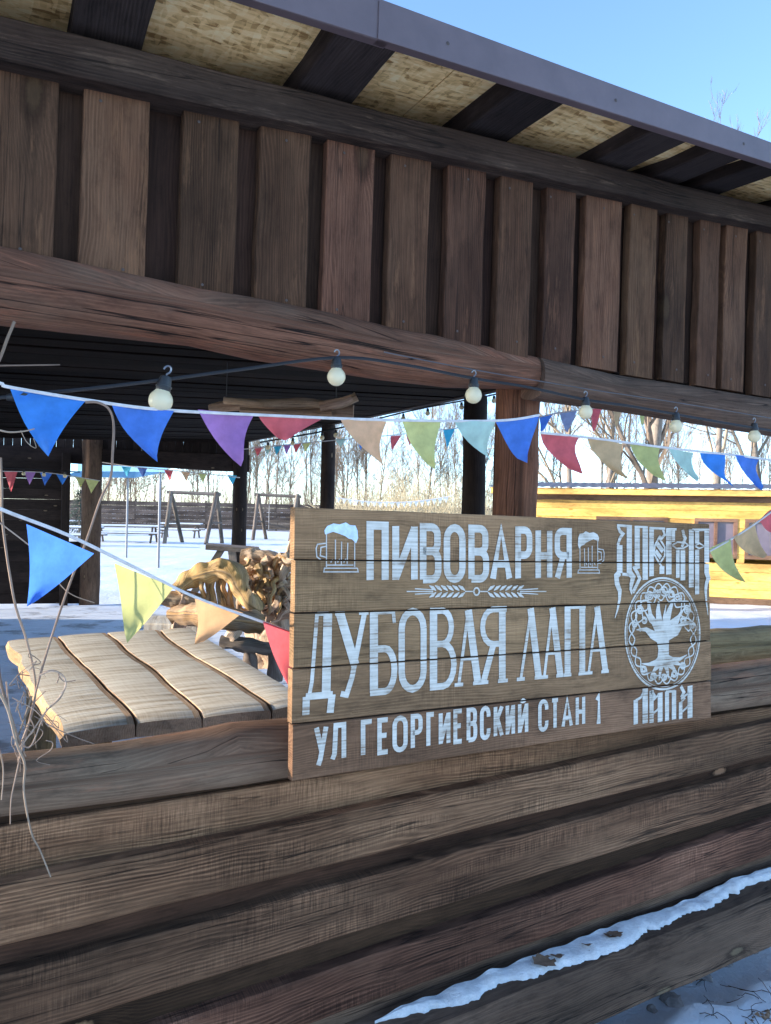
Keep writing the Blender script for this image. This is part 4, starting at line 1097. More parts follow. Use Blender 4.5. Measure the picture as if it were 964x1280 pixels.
for x, y, rp in ((201, 501, 15), (420.5, 471, 11.5), (592, 494, 10.5), (732, 515, 8.8), (845, 533, 8.2), (943, 545.5, 7.8)):
    c = fc(x, y); r = rp * (c - EYE).dot(FW) / F
    bulb_parts(ls, c, r, tilt=(0.18 if x < 300 else 0.0, 0.05))
def far_lights(label, path, xs_, d, r):
    pts = smooth_path([at(x, y, d) for x, y in path], 6)
    root = empty('light_string', pts[len(pts) // 2], label, 'string lights', 'string lights')
    tube('cable', pts, 0.007, M['black'], root, sides=5)
    for x in xs_:
        p = min(pts, key=lambda q: abs(CX + F * (q - EYE).dot(RC) / (q - EYE).dot(FW) - x))
        bulb_parts(root, p - Vector((0, 0, r * 2.6)), r, hook=False)
far_lights('thin far festoon cable with small hanging bulbs along the roof edge by the inner posts', [(325, 553), (420, 536), (520, 512), (600, 497), (640, 488)], (335, 370, 395, 425, 500, 535, 575, 617), 6.4, 0.02)
far_lights('short festoon cable with small bulbs in front of the dark back wall', [(-30, 584), (30, 586), (100, 590)], (27, 52, 78), 9.0, 0.022)

# ================================================================== DRY VINE
vine = empty('dry_vine', fpx(30, 1100, -0.12), 'tangle of dry leafless vine stems hanging at the open end of the rail wall', 'vine')
def vstem(pts, r0, r1, n_=-0.13, name='stem'):
    P = smooth_path([fpx(x, y, n_ + 0.03 * nz(x * .02, y * .02, 4)) for x, y in pts], 6); k = len(P)
    return tube(name, P, [.72 * (r0 + (r1 - r0) * i / (k - 1)) for i in range(k)], M['vine'], vine, sides=6, rn=0.1, rfreq=30)
Z5 = lambda L: [(x / 2.537, 580 + y / 2.537) for x, y in L]
Z7 = lambda L: [(x / 2, 880 + y / 2) for x, y in L]
vstem([(18, 402), (9, 424), (0, 448), (-12, 470)], .0045, .0045)
vstem([(-30, 458), (0, 457), (40, 456.5), (75, 456)], .003, .002)
vstem([(107, 503), (122, 503), (136, 511), (142, 530), (141, 565), (138, 598)] + Z5([(318, 115), (270, 255), (225, 370), (170, 530), (125, 680), (92, 820), (60, 940)]), .0042, .003)
vstem(Z5([(2, -20), (6, 80), (10, 200), (45, 430), (85, 560), (112, 690), (104, 780), (70, 880)]), .004, .003)
vstem(Z5([(-10, 180), (70, 240), (140, 300), (185, 375), (230, 415), (300, 440)]), .0024, .0015)
vstem(Z5([(-10, 560), (0, 680), (32, 790), (62, 885), (82, 970)]), .0045, .003, -0.15)
vstem(Z5([(125, 670), (165, 655), (200, 672), (208, 705), (185, 745), (150, 780), (100, 850), (55, 910)]), .0032, .0022, -0.16)
vstem(Z5([(185, 668), (205, 690), (240, 686)]), .0022, .0012, -0.16)
vstem(Z5([(180, 695), (188, 672), (178, 655)]), .002, .0012, -0.16)
vstem(Z5([(150, 780), (190, 745), (205, 715)]), .002, .0015, -0.16)
vstem(Z5([(110, 800), (180, 840), (250, 870), (300, 888)]), .0018, .001, -0.15)
vstem(Z5([(20, 690), (40, 830), (90, 900), (130, 820), (150, 770)]), .0025, .0015, -0.15)
vstem(Z7([(-20, -60), (18, 10), (42, 100), (62, 150), (60, 220), (78, 320), (100, 365), (127, 432)]), .004, .0022, -0.17)
vstem(Z7([(60, 90), (40, 180), (28, 240), (26, 300)]), .0025, .0015, -0.16)
vstem(Z7([(-10, 80), (8, 160), (4, 240)]), .0025, .0015, -0.16)
vstem(Z7([(80, -20), (60, 40), (35, 110)]), .003, .0022, -0.15)
vstem([(-10, 535), (10, 540), (30, 539), (43, 536)], .003, .002)
vstem([(26, 538), (34, 553), (45, 560), (42, 548)], .0012, .001)
for k in range(16):
    x, y = random.uniform(15, 60), random.uniform(830, 930)
    L = [(x, y)]
    for j in range(4): L.append((L[-1][0] + random.gauss(0, 9), L[-1][1] + random.gauss(2, 12)))
    vstem(L, .0016, .0008, -0.15, 'twig')

# ================================================================== SLAB TABLE
TZ = 0.75
def tp(x, y, z=TZ): return on_z(*Z5([(x, y)])[0], z)
def slabmat():
    t = NT('sawn_slab')
    at_ = t.n('ShaderNodeAttribute', attribute_name='gc').outputs['Vector']
    g1 = t.noise(t.vec(at_, (21, 1.3, 1.3)), 1, 4, 0.6, 0.2)
    g2 = t.noise(t.vec(at_, (40, 3, 3)), 1, 4, 0.6)
    g3 = t.noise(t.vec(at_, (5, 140, 140)), 1, 4, 0.6)
    f = t.math('ADD', t.math('MULTIPLY', g1, 0.6), t.math('ADD', t.math('MULTIPLY', g2, 0.3), t.math('MULTIPLY', g3, 0.2)))
    c = t.ramp(f, [(0.40, (0.31, 0.225, 0.14)), (0.50, (0.55, 0.455, 0.335)), (0.62, (0.72, 0.65, 0.53))])  # stripes put the light and shade of the saw ridges into the colour
    t.l(c, t.b.inputs['Base Color']); t.b.inputs['Roughness'].default_value = 0.65
    t.bump(t.math('ADD', t.math('MULTIPLY', g1, 1.0), g2), 0.45, 0.012)
    return t.mat
M['slab'] = slabmat()
table = empty('slab_table', on_z(200, 900, 0.0), 'long low table of four thick pale sawn slabs with wavy edges and bark sides', 'table')
bk = [(22, 560), (186, 546), (346, 534), (500, 526), (604, 519)]
fr = [(196, 842), (425, 808), (642, 790), (846, 768), (985, 748)]
gz_ = 0.004
for i in range(4):
    A0, A1, B0, B1 = tp(*bk[i]), tp(*fr[i]), tp(*bk[i + 1]), tp(*fr[i + 1])
    seg = 46; mb = MB(); prev = None; sd = i * 7.3
    L = (A1 - A0).length; th = 0.085
    for k in range(seg + 1):
        t = k / seg; a = lerp(A0, A1, t); b = lerp(B0, B1, t); wv = (b - a); Wd = wv.length; wn_ = wv / Wd
        wa = 0.05 * nz(t * L * 1.3 + i * 5.7, i * 3.71 + .4, 2) if i else 0.03 * nz(t * 6, 3, 3)
        wb = 0.05 * nz(t * L * 1.3 + (i + 1) * 5.7, (i + 1) * 3.71 + .4, 2) if i < 3 else 0
        a = a + wn_ * (wa + gz_); b = b + wn_ * (wb - gz_); Wd = (b - a).length
        r = 0.035
        er = 0.0
        if t > 0.985: er = 0.02 * (t - 0.985) / 0.015
        dz = 0.0025 * nz(t * L * 16, i * .3, 9) + 0.003 * nz(t * L * 5, i * .3, 4)
        prof = [(0.0, -th), (-0.012 if i == 0 else 0.0, -th * .5), (0.001, -0.012), (0.006, -0.003), (r, 0.0), (Wd * .3, .002), (Wd * .5, .003), (Wd * .7, .002), (Wd - r, 0.0), (Wd - 0.006, -0.003), (Wd - 0.001, -0.012), (Wd, -th * .5), (Wd, -th)]
        ring = [mb.add(a + wn_ * x + Vector((0, 0, z + (dz if z > -0.03 else 0) - (er if z > -.03 else 0))), (t * L, x + i * .26, z)) for x, z in prof]
        if prev:
            for q in range(len(ring)): mb.face((prev[q], prev[(q + 1) % len(ring)], ring[(q + 1) % len(ring)], ring[q]), 1 if (i == 0 and q in (0, 1, 2)) else (2 if (q in (8, 9, 10, 11) and i < 3) or (q in (0, 1, 2) and i) else 0))  # gap sides coloured darker to subdue their sunlit bevels
        else: mb.face(tuple(ring[::-1]))
        prev = ring
    mb.face(tuple(prev), 2)
    mb.build('slab', [M['slab'], M['slab_edge'], M['end_grain_gap_shade']], table, angle=50)
for t, s in ((0.12, 0.15), (0.12, 0.85), (0.9, 0.15), (0.9, 0.85)):
    p = lerp(lerp(tp(*bk[0]), tp(*bk[4]), s), lerp(tp(*fr[0]), tp(*fr[4]), s), t)
    tube('leg', [Vector((p.x, p.y, 0.02)), Vector((p.x, p.y, TZ - 0.085))], [0.10, 0.085], M['slab_edge'], table, sides=14, rn=0.1)
for t in (0.12, 0.9):
    a = lerp(tp(*bk[0]), tp(*fr[0]), t); b = lerp(tp(*bk[4]), tp(*fr[4]), t); a.z = b.z = TZ - 0.115
    tube('bearer', [lerp(a, b, .08), lerp(a, b, .92)], 0.03, M['slab_edge'], table, sides=8)
# low bench at the far end
bench = empty('slab_bench', tp(540, 500, 0.0), 'low sawn slab bench standing just beyond the far end of the slab table', 'bench')
a0, a1, b0, b1 = tp(478, 481, .5), tp(590, 478, .5), tp(456, 505, .5), tp(640, 510, .5)
plank('seat', a0, a1, b0, b1, Vector((0, 0, -0.08)), M['slab'], bench, seg=10, wob=0.01, ch=0.015)
for t in (.15, .85):
    p = lerp(lerp(a0, b0, .5), lerp(a1, b1, .5), t)
    tube('leg', [Vector((p.x, p.y, 0.02)), Vector((p.x, p.y, .43))], .07, M['slab_edge'], bench, sides=10)

# ================================================================== DRIFTWOOD FURNITURE
DD = 6.9
def dw(L, d=DD): return [at(*Z5([(x, y)])[0], d + (q[0] if q else 0)) for x, y, *q in L]
def gnarl(name, L, r, mat, parent, d=DD, **k):
    P = smooth_path(dw(L, d), 11); n_ = len(P)
    rr = r if isinstance(r, (list, tuple)) else [r, r]
    Rr = []
    for i in range(n_):
        t = i / (n_ - 1) * (len(rr) - 1); a = int(min(t, len(rr) - 2)); Rr.append(rr[a] + (rr[a + 1] - rr[a]) * (t - a))
    return tube(name, P, Rr, mat, parent, sides=14, rn=0.28, rfreq=10, **k)
root = empty('driftwood_bench', on_z(*Z5([(700, 640)])[0], 0.02), 'rustic bench with a golden arched driftwood back standing behind the slab table', 'bench')
gb = [(560, 400, -.05), (600, 365, 0), (650, 345, 0), (705, 335, 0), (745, 350, -.03), (768, 395, -.06), (790, 430, -.08), (830, 462, -.05)]
gnarl('backrest_arch', gb, [.06, .075, .095, .10, .09, .08, .075, .05], M['drift_gold'], root)
for x in (640, 658, 676, 694, 712, 728):
    gnarl('root_spindle', [(x, 362), (x + random.uniform(-8, 8), 392, random.uniform(-.05, .05)), (x + random.uniform(-10, 10), 425), (x + random.uniform(-6, 6), 462)], [.030, .02, .026, .034], M['drift_gold'], root)
gnarl('arm_log', [(505, 425), (545, 428), (600, 432), (640, 440)], [.06, .07, .07, .06], M['drift'], root)
gnarl('leg', [(600, 405), (592, 440), (580, 480), (566, 520), (560, 600)], [.07, .075, .07, .06, .06], M['drift'], root)
gnarl('seat_log', [(560, 480), (640, 478, -.2), (720, 490, -.3), (830, 505, -.2)], [.09, .10, .10, .09], M['drift_gold'], root)
gnarl('leg', [(770, 480, -.25), (745, 530, -.3), (715, 575, -.3)], [.05, .05, .045], M['drift'], root)
gnarl('stretcher', [(700, 562, -.3), (770, 572, -.3), (865, 588, -.25)], [.055, .06, .06], M['weathered'], root)
gnarl('leg', [(790, 575, -.28), (792, 610, -.28), (798, 665, -.28)], [.055, .055, .06], M['weathered'], root)
gnarl('leg', [(862, 580, -.25), (868, 620, -.25), (872, 690, -.25)], [.055, .055, .06], M['weathered'], root)
gnarl('leg', [(566, 520), (562, 570), (560, 640)], [.06, .06, .06], M['drift'], root)
root = empty('driftwood_roots', on_z(*Z5([(850, 560)])[0], 0.02), 'tall heap of tangled grey brown tree roots beside the arched driftwood bench', 'root sculpture')
random.seed(21)
gnarl('root_trunk', [(765, 292), (800, 297), (850, 300), (935, 312)], [.07, .085, .08, .07], M['drift'], root, d=7.3)
gnarl('root_trunk', [(770, 345), (830, 372, .05), (900, 372), (960, 380)], [.05, .08, .09, .08], M['drift'], root, d=7.3)
gnarl('root_trunk', [(830, 470), (870, 455, .05), (960, 450)], [.09, .12, .12], M['drift'], root, d=7.3)
gnarl('root_trunk', [(880, 380, .1), (875, 440, .1), (880, 540, .1), (880, 640, .1)], [.15, .16, .16, .17], M['drift'], root, d=7.4)
gnarl('root_trunk', [(815, 300, .15), (820, 400, .15), (830, 520, .15), (835, 640, .15)], [.12, .13, .14, .14], M['drift'], root, d=7.4)
for k in range(95):
    x, y = random.uniform(760, 935), random.uniform(285, 440)
    ang = random.choice([1.3, 1.8, .4, 2.4, 1.6]) + random.gauss(0, .3)
    L = [(x, y, random.uniform(-.15, .1))]; ln = random.uniform(14, 26)
    for j in range(4):
        ang += random.gauss(0, .5)
        L.append((min(max(L[-1][0] + ln * math.cos(ang), 752), 960), min(L[-1][1] + ln * math.sin(ang), 510), L[-1][2] + random.gauss(0, .04)))
    r0 = random.uniform(.012, .036)
    gnarl('root', L, [r0, r0 * .9, r0 * .7, r0 * .4], random.choice([M['drift'], M['drift'], M['drift_gold']]), root, d=7.2)
random.seed(5)
tr = empty('sawhorse_stool', on_z(*Z5([(720, 345)])[0], 0.02), 'weathered wooden trestle stool standing in the snow beside the dark corner post', 'stool')
pc = at(*Z5([(740, 258)])[0], 12.6)
def tz(x, y, d=12.6): return at(*Z5([(x, y)])[0], d)
plank('seat', tz(655, 250, 12.9), tz(822, 262, 12.9), tz(652, 258, 12.4), tz(822, 270, 12.4), Vector((0, 0, -.07)), M['weathered'], tr, seg=6, wob=.008)
for xa, xb, d in ((692, 652, 12.45), (722, 728, 12.45), (800, 806, 12.45), (790, 798, 12.85)):
    a = tz(xa, 268, d); b = tz(xb, 330, d); k = (a.z - .02) / (a.z - b.z); b = a + (b - a) * k
    plank('leg', a, b, a + Vector((.12, 0, 0)), b + Vector((.12, 0, 0)), Vector((0, .06, 0)), M['weathered'], tr, seg=4)
# branch hung under the ceiling
br = empty('hanging_driftwood', at(365, 500, 4.6), 'knotty driftwood branch hung horizontally under the dark ceiling', 'branch')
def hb(L, r, d=4.6, name='branch'):
    P = smooth_path([at(x, y, d) for x, y in L], 5)
    return tube(name, P, [r[0] + (r[1] - r[0]) * i / (len(P) - 1) for i in range(len(P))], M['drift'], br, sides=10, rn=.2, rfreq=6)
hb([(262, 511), (300, 507), (345, 508), (400, 513), (442, 515)], (.028, .045))
hb([(280, 500), (330, 504), (380, 503), (420, 506), (446, 496)], (.02, .03), 4.55)
hb([(400, 509), (425, 503), (440, 497)], (.03, .02), 4.5)
hb([(300, 513), (360, 516), (415, 516)], (.018, .026), 4.52)
for x, y in ((283, 500), (420, 503)):
    a = at(x, y, 4.58); top = un(a)
    tube('hanging_cord', [a, fp(top[0], ceil_v(top[2]) + .0, top[2])], .003, M['black'], br, sides=4)

# ================================================================== YARD
def gp(x, y): return on_z(x, y, 0.0)
def boxp(name, c, dx, dy, dz, mat, parent, rz=0.0):
    """a bevelled board: c is the centre of its base"""
    ca, sa = math.cos(rz), math.sin(rz); ex = Vector((ca, sa, 0)); ey = Vector((-sa, ca, 0))
    a = c - ex * dx / 2 - ey * dy / 2 + Vector((0, 0, dz))
    return plank(name, a, a + ex * dx, a + ey * dy, a + ex * dx + ey * dy, Vector((0, 0, -dz)), mat, parent, seg=2, wob=.003, ch=.006)
def picnic(x, y, rz, L, label):
    c = gp(x, y); root = empty('picnic_table', c, label, 'picnic table', 'picnic tables in the snowy yard')
    ex = Vector((math.cos(rz), math.sin(rz), 0)); ey = Vector((-math.sin(rz), math.cos(rz), 0))
    for j in range(4): boxp('table_board', c + ey * ((j - 1.5) * .19) + Vector((0, 0, .74)), L, .18, .045, M['weathered'], root, rz)
    sn = boxp('snow_cover', c + Vector((0, 0, .787)), L * .98, .74, .06, M['snow'], root, rz)
    for sg in (-1, 1):
        boxp('seat_board', c + ey * (.72 * sg) + Vector((0, 0, .43)), L, .26, .045, M['weathered'], root, rz)
        boxp('snow_cover', c + ey * (.72 * sg) + Vector((0, 0, .477)), L * .98, .24, .05, M['snow'], root, rz)
    for e_ in (-.38, .38):
        p = c + ex * (L * e_)
        for sg in (-1, 1):
            tube('leg', [p + ey * (.62 * sg), p + ey * (.25 * sg) + Vector((0, 0, .74))], .05, M['weathered'], root, sides=6)
        boxp('bearer', p + Vector((0, 0, .38)), .08, 1.6, .05, M['weathered'], root, rz)
picnic(88, 682, 0.05, 2.6, 'snow topped picnic table beside the dark conifer')
picnic(158, 678, 0.04, 3.4, 'longest snow topped picnic table behind the canopy poles')
picnic(226, 672, 0.0, 2.4, 'snow topped picnic table behind the empty swing frame')
picnic(90, 668, 0.05, 2.2, 'furthest snow topped picnic table close to the board fence')
def swing(xa, xb, y, yt, label, seat=False):
    d = gp((xa + xb) / 2, y).y
    root = empty('swing_frame', gp((xa + xb) / 2, y), label, 'swing', 'swing frames in the yard')
    top = [at(xa - 5, yt, d), at(xb + 5, yt + 3, d)]
    tube('crossbar', top, .085, M['weathered'], root, sides=8)
    for x in (xa, xb):
        for sx, dy in ((-6, -.9), (5, .9)):
            b = gp(x + sx, y); b = Vector((b.x, d + dy, 0)); t = at(x, yt, d)
            tube('leg', [b, t], .10, M['weathered'], root, sides=8)
        tube('brace', [Vector((at(x - 2.5, y, d).x, d - .55, 1.0)), Vector((at(x + 2.5, y, d).x, d + .55, 1.0))], .05, M['weathered'], root, sides=6)
    if seat:
        c = at((xa + xb) / 2 + 4, y - 10, d)
        for j in range(3): boxp('seat_board', Vector((c.x, c.y + .14 * j - .2, .5)), 1.5, .12, .04, M['weathered'], root)
        for j in range(4): boxp('back_board', Vector((c.x, c.y + .25, .58 + .14 * j)), 1.5, .03, .11, M['weathered'], root)
        for sg in (-.7, .7):
            tube('chain', [Vector((c.x + sg, c.y, .52)), Vector((c.x + sg, c.y, at(0, yt, d).z))], .015, M['steel'], root, sides=4)
swing(214, 271, 679, 615, 'empty log swing frame in front of the board fence')
swing(323, 372, 675, 618, 'log swing frame with a hanging bench seat beside the dark corner post', True)
cn = empty('canopy', gp(170, 703), 'pale blue flat canopy roof on thin grey poles in the snow', 'canopy')
q = [gp(158, 697), gp(198, 711)]
qa, qb = q; dx = Vector((-2.2, .3, 0))
hC = at(158, 597, qa.y).z
for p in (qa, qb, qa + dx, qb + dx): tube('pole', [Vector((p.x, p.y, 0)), Vector((p.x, p.y, hC))], .035, M['steel'], cn, sides=8)
c4 = [qa + dx * 1.08, qa + Vector((.15, .2, 0)), qb + Vector((.25, -.2, 0)), qb + dx * 1.1]
mb = MB(); lo_ = [mb.add((p.x, p.y, hC)) for p in c4]; hi_ = [mb.add((p.x, p.y, hC + .28)) for p in c4]
cx_ = sum((p for p in c4), Vector()) / 4; apx = mb.add((cx_.x, cx_.y, hC + .62))
for i in range(4):
    mb.face((lo_[i], lo_[(i + 1) % 4], hi_[(i + 1) % 4], hi_[i])); mb.face((hi_[i], hi_[(i + 1) % 4], apx))
mb.build('roof', M['canopy'], cn, smooth=False)
# board fence at the far side of the yard
FD = 64.0
fence = empty('board_fence', Vector((-14, FD, 0)), 'long weathered horizontal board fence closing the far side of the snowy yard', 'fence')
x0, x1 = -44.0, 26.0
nb = 24
for b in range(nb):
    xa, xb = x0 + (x1 - x0) * b / nb, x0 + (x1 - x0) * (b + 1) / nb - .02
    for k in range(6):
        z1 = .38 + k * .36
        plank('fence_board', Vector((xa, FD, z1)), Vector((xb, FD, z1)), Vector((xa, FD, z1 - .34)), Vector((xb, FD, z1 - .34)), Vector((0, .03, 0)), M['fence'], fence, seg=1, wob=0, ch=.01)
    tube('fence_post', [Vector((xa, FD + .1, -.1)), Vector((xa, FD + .1, 2.35))], .08, M['fence'], fence, sides=6)

# ================================================================== YELLOW HOUSE
hL = gp(628, 741); hR = gp(964, 757)
hu = (hR - hL).normalized(); hn = Vector((-hu.y, hu.x, 0)); 
if hn.y < 0: hn = -hn
hlen = 9.5
house = empty('pine_house', hL + hu * hlen / 2 + hn * 1.5, 'low bright yellow pine board house with brown trimmed windows and corrugated roof edge', 'house')
def hz(x, y):                                       # photo pixel on the house front -> (distance along, height)
    r = ray(x, y); t = (hL - EYE).dot(hn) / r.dot(hn); p = EYE + r * t; return (p - hL).dot(hu), p.z
def hp(s, z, o=0.0): 
    q = hL + hu * s - hn * o; return Vector((q.x, q.y, z))
z_eave = hz(850, 612)[1]; z_b1 = hz(850, 620)[1]; z_b2 = hz(850, 627)[1]; z_w1 = hz(930, 650)[1]; z_w0 = hz(930, 697)[1]
# windows between photo x 760..800 (behind the sign), 888..925, 935..1000
wins = [(hz(745, 660)[0], hz(835, 660)[0]), (hz(868, 660)[0], hz(922, 660)[0]), (hz(931, 660)[0], hz(1010, 660)[0])]
wz0, wz1 = z_w0, z_w1
nrow = 11
row_h = (z_b2 - 0.12) / nrow
for k in range(nrow):
    za, zb = 0.12 + k * row_h, 0.12 + (k + 1) * row_h - .004
    segs = [(0.0, hlen)]
    if za < wz1 - .02 and zb > wz0 + .02:
        segs = []; c = 0.0
        for wa, wb in wins: segs.append((c, wa)); c = wb
        segs.append((c, hlen))
    for a_, b_ in segs:
        plank('wall_board', hp(a_, zb, .02), hp(b_, zb, .02), hp(a_, za, .02), hp(b_, za, .02), hn * .06, M['pine'], house, seg=4, wob=.001, ch=.006)
plank('base_beam', hp(-.1, .12, .03), hp(hlen, .12, .03), hp(-.1, -.1, .03), hp(hlen, -.1, .03), hn * .1, M['pine_trim'], house, seg=3)
for wa, wb in wins:
    wdw = plank('window', hp(wa, wz1, -.03), hp(wb, wz1, -.03), hp(wa, wz0, -.03), hp(wb, wz0, -.03), hn * .01, M['pane'], house, seg=1, wob=0, ch=.001)
    for (a_, b_, za, zb) in ((wa, wb, wz1 - .05, wz1 + .02), (wa, wb, wz0 - .03, wz0 + .05), (wa, wa + .07, wz0 + .05, wz1 - .05), (wb - .07, wb, wz0 + .05, wz1 - .05), ((wa + wb) / 2 - .03, (wa + wb) / 2 + .03, wz0 + .05, wz1 - .05)):
        plank('frame', hp(a_, zb, .035), hp(b_, zb, .035), hp(a_, za, .035), hp(b_, za, .035), hn * .06, M['pine_trim'], wdw, seg=1, wob=0, ch=.004)
plank('eave_board', hp(-.25, z_eave, .35), hp(hlen, z_eave, .35), hp(-.25, z_b1, .35), hp(hlen, z_b1, .35), hn * .03, M['pine'], house, seg=3, wob=.001)
plank('soffit', hp(-.25, z_b1, .31), hp(hlen, z_b1, .31), hp(-.25, z_b1 - .01, -.03), hp(hlen, z_b1 - .01, -.03), Vector((0, 0, .02)), M['pine_trim'], house, seg=2, wob=0, ch=.002)
plank('soffit_shade_strip', hp(-.1, z_b1 - .012, .03), hp(hlen, z_b1 - .012, .03), hp(-.1, z_b2, .03), hp(hlen, z_b2, .03), hn * .05, M['pine_trim'], house, seg=2, wob=0, ch=.002)  # brown band under the eave, the soffit's shade put into colour
mb = MB(); n_ = 190; R0 = []; R1 = []
for k in range(n_ + 1):
    s_ = -.35 + (hlen + .4) * k / n_; dz = .008 * math.sin(k * math.pi / 2 * 1.0)
    R0.append(mb.add(hp(s_, z_eave + .015 + dz, .42))); R1.append(mb.add(hp(s_, z_eave + .02 + dz + .25, -3.4)))
for k in range(n_): mb.face((R0[k], R0[k + 1], R1[k + 1], R1[k]))
mb.build('corrugated_roof', M['roofing'], house, angle=60)
for s_ in (0.0, hlen - .06):
    for k in range(nrow + 1):
        za, zb = 0.12 + k * row_h, 0.12 + (k + 1) * row_h - .004
        plank('wall_board', hp(s_, zb, -.05), hp(s_, zb, -3.0), hp(s_, za, -.05), hp(s_, za, -3.0), hu * .05, M['pine'], house, seg=1, wob=0)
plank('back_wall', hp(0, z_eave, -3.0), hp(hlen, z_eave, -3.0), hp(0, 0, -3.0), hp(hlen, 0, -3.0), hn * .05, M['pine'], house, seg=2, wob=0)

# ================================================================== TREES
def tree_meshes(seed, H, spread, r0, upright=0.6, levels=4, nb=7, lean=0.03, rmin=.013, start=.22):
    """returns (trunk MB, crown MB) of a bare tree of height H at the origin"""
    rnd = random.Random(seed); T = MB(); C = MB()
    def grow(p, d, L, r, lv):
        n_ = 7 if lv == 0 else (5 if lv == 1 else 4)
        pts = [p]; dirs = [d]
        for k in range(n_):
            d = (d + Vector((rnd.gauss(0, 1), rnd.gauss(0, 1), rnd.gauss(0, .6))) * (lean if lv == 0 else .16) + Vector((0, 0, .10 * upright if lv else .02))).normalized()
            pts.append(pts[-1] + d * (L / n_)); dirs.append(d)
        r1 = r * (.32 if lv else .22)
        tube_mb(pts, [r + (r1 - r) * k / n_ for k in range(n_ + 1)], 9 if lv == 0 else (5 if lv == 1 else 3), T if lv == 0 else C, cap=False)
        if lv >= levels: return
        cnt = nb + 5 if lv == 0 else nb - lv
        for k in range(cnt):
            t = rnd.uniform(start if lv == 0 else .15, .98); f_ = t * n_; i = min(int(f_), n_ - 1)
            q = lerp(pts[i], pts[i + 1], f_ - i); dd = dirs[i]
            a = rnd.uniform(0, 2 * math.pi); o_ = dd.orthogonal().normalized(); o_ = Matrix.Rotation(a, 3, dd) @ o_
            nd = (dd * rnd.uniform(.5, 1.0) + o_ * rnd.uniform(.5, 1.0) * spread + Vector((0, 0, upright * .5))).normalized()
            rr = (r + (r1 - r) * t) * rnd.uniform(.45, .7)
            grow(q, nd, L * rnd.uniform(.38, .58) * (1.15 - .5 * t), max(rr, rmin), lv + 1)
    grow(Vector((0, 0, -.1)), Vector((0, 0, 1)), H, r0, 0)
    return T, C
def tree_obj(name, mbs, mats):
    root = empty(name, (0, 0, 0))
    t = mbs[0].build('trunk', mats[0], root, angle=60); c = mbs[1].build('crown', mats[1], root, angle=60)
    return root, t, c
protos = []
for sd, H, sp, r0, up, nb in ((1, 11, .8, .085, .7, 8), (2, 13, .7, .10, .9, 8), (3, 9, 1.0, .08, .5, 8), (4, 12, .55, .08, 1.1, 8), (5, 7, 1.1, .07, .5, 9)):
    protos.append(tree_obj('bare_tree', tree_meshes(sd, H, sp, r0, up, 3, nb), (M['bark'], M['twig'])))
def place_tree(k, x, y, s, rz, label, group, first, sz=None):
    r0, t0, c0 = protos[k]
    if first: r, t, c = r0, t0, c0
    else:
        r = r0.copy(); col.objects.link(r)
        for ch in (t0, c0):
            q = ch.copy(); col.objects.link(q); q.parent = r
    r.location = (x, y, 0); r.rotation_euler = (0, 0, rz); r.scale = (s, s, sz or s)
    tag(r, label, 'tree', group)
used = set(); random.seed(11)
for i in range(84):
    k = random.randrange(5)
    y = random.uniform(67, 105); xpx = random.uniform(90, 650) if i < 66 else random.uniform(650, 1010)
    x = (xpx - CX) / F * y
    place_tree(k, x, y, random.uniform(.75, 1.25), random.random() * 6.28,
               ('medium tall bare tree with an even open crown in the wood behind the fence', 'tallest bare tree kind with steep limbs in the wood behind the fence', 'broad crowned bare tree in the wood behind the fence',
                'slender narrow bare tree with upright twigs behind the fence', 'short bushy bare tree low in the wood behind the fence')[k], 'bare trees behind the fence', k not in used)
    used.add(k)
# larger trees behind the yellow house
random.seed(3)
big = [('lit pale trunked bare tree with a low fork rising behind the yellow house', 815, 31, 4, 13, .75, .30, .6), ('tall bare tree whose thin top shows above the pavilion roof', 899, 29, 9, 13.0, .45, .15, .9),
       ('wide bare tree behind the yellow house nearest the corner post', 708, 36, 6, 11, .95, .17, .5), ('bare tree with drooping twigs between the house trees', 760, 42, 8, 12, .85, .2, .5),
       ('bare tree standing behind the far end of the yellow house', 955, 34, 13, 12, .9, .2, .5)]
for lab, px, d, sd, H, sp, r0, up in big:
    root, t, c = tree_obj('bare_tree', tree_meshes(sd, H, sp, r0, up, 4, 7, .05, .007, .10), (M['bark'], M['twig']))
    root.location = ((px - CX) / F * d, d, 0); tag(root, lab, 'tree', 'bare trees behind the yellow house')
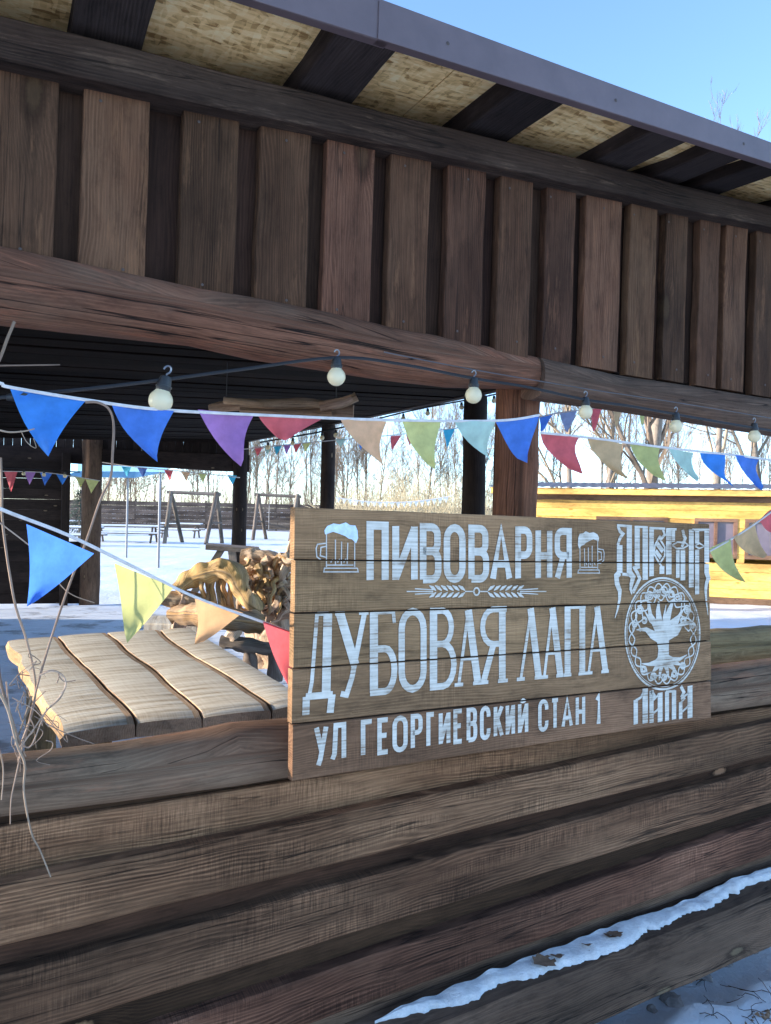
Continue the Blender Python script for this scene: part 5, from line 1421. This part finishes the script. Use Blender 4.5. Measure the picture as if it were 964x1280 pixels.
# conifer by the dark wall
cf = empty('conifer', gp(99, 676), 'narrow dark green conifer between the dark wall and the picnic tables', 'tree')
c0 = gp(99, 676); Hc = at(99, 612, c0.y).z
tube('trunk', [c0, c0 + Vector((0, 0, Hc * .95))], [.07, .01], M['bark'], cf, sides=7)
mb = MB(); random.seed(8)
for k in range(1500):
    h = random.random() ** 1.3; rr = (1 - h) * .75 + .08; a = random.random() * 6.28; q = rr * random.uniform(.35, 1) ** .5
    p = c0 + Vector((q * math.cos(a), q * math.sin(a), .25 + h * (Hc - .25)))
    d = Vector((math.cos(a), math.sin(a), random.uniform(-.5, .3))).normalized() * random.uniform(.10, .22); sd_ = d.cross(Vector((0, 0, 1))).normalized() * .035
    i0 = [mb.add(p - sd_), mb.add(p + sd_), mb.add(p + d + Vector((0, 0, -.03)))]; mb.face(tuple(i0))
mb.build('crown', M['conifer'], cf, smooth=False)
# thicket and dry reeds in front of the wood
mb = MB(); random.seed(31)
for k in range(1900):
    y = random.uniform(66, 92); x = (random.uniform(60, 700) - CX) / F * y
    h = random.uniform(1.5, 6.5); p = Vector((x, y, 0)); d = Vector((random.gauss(0, .12), random.gauss(0, .12), 1)).normalized()
    pts = [p]
    for j in range(4): d = (d + Vector((random.gauss(0, .10), random.gauss(0, .1), 0))).normalized(); pts.append(pts[-1] + d * h / 4)
    r = random.uniform(.012, .035); tube_mb(pts, [r, r * .85, r * .65, r * .45, r * .2], 3, mb, cap=False)
    for j in range(3):
        q = pts[random.randint(1, 3)]; dd = Vector((random.gauss(0, .5), random.gauss(0, .5), .8)).normalized() * random.uniform(.5, 1.6)
        tube_mb([q, q + dd * .5 + Vector((0, 0, .05)), q + dd], [r * .5, r * .4, r * .15], 3, mb, cap=False)
tag(mb.build('thicket', M['twig'], None, angle=180), 'thicket of straw coloured saplings and brush behind the board fence', 'thicket', None, 'stuff')
mb = MB()
for k in range(1000):
    y = random.uniform(40, 60); x = (random.uniform(400, 640) - CX) / F * y
    h = random.uniform(1.5, 5.0) * (1.2 - abs((CX + F * x / y) - 520) / 200); p = Vector((x, y, 0)); d = Vector((random.gauss(0, .35), random.gauss(0, .25), 1)).normalized()
    pts = [p, p + d * h * .5, p + d * h * .8 + Vector((d.x * .3, d.y * .3, 0)), p + d * h * .95 + Vector((d.x * .9, d.y * .9, -.15))]
    tube_mb(pts, [.018, .015, .011, .006], 3, mb, cap=False)
    for q in range(2):
        e_ = pts[random.randint(1, 2)]; dd = Vector((random.gauss(0, .6), random.gauss(0, .3), random.uniform(.1, .9))) * .7
        tube_mb([e_, e_ + dd * .5, e_ + dd + Vector((0, 0, -.08))], [.011, .009, .006], 3, mb, cap=False)
tag(mb.build('dry_brush', M['grass'], None, angle=180), 'mound of dry pale grass and brush beyond the pavilion behind the signboard', 'dry grass', None, 'stuff')
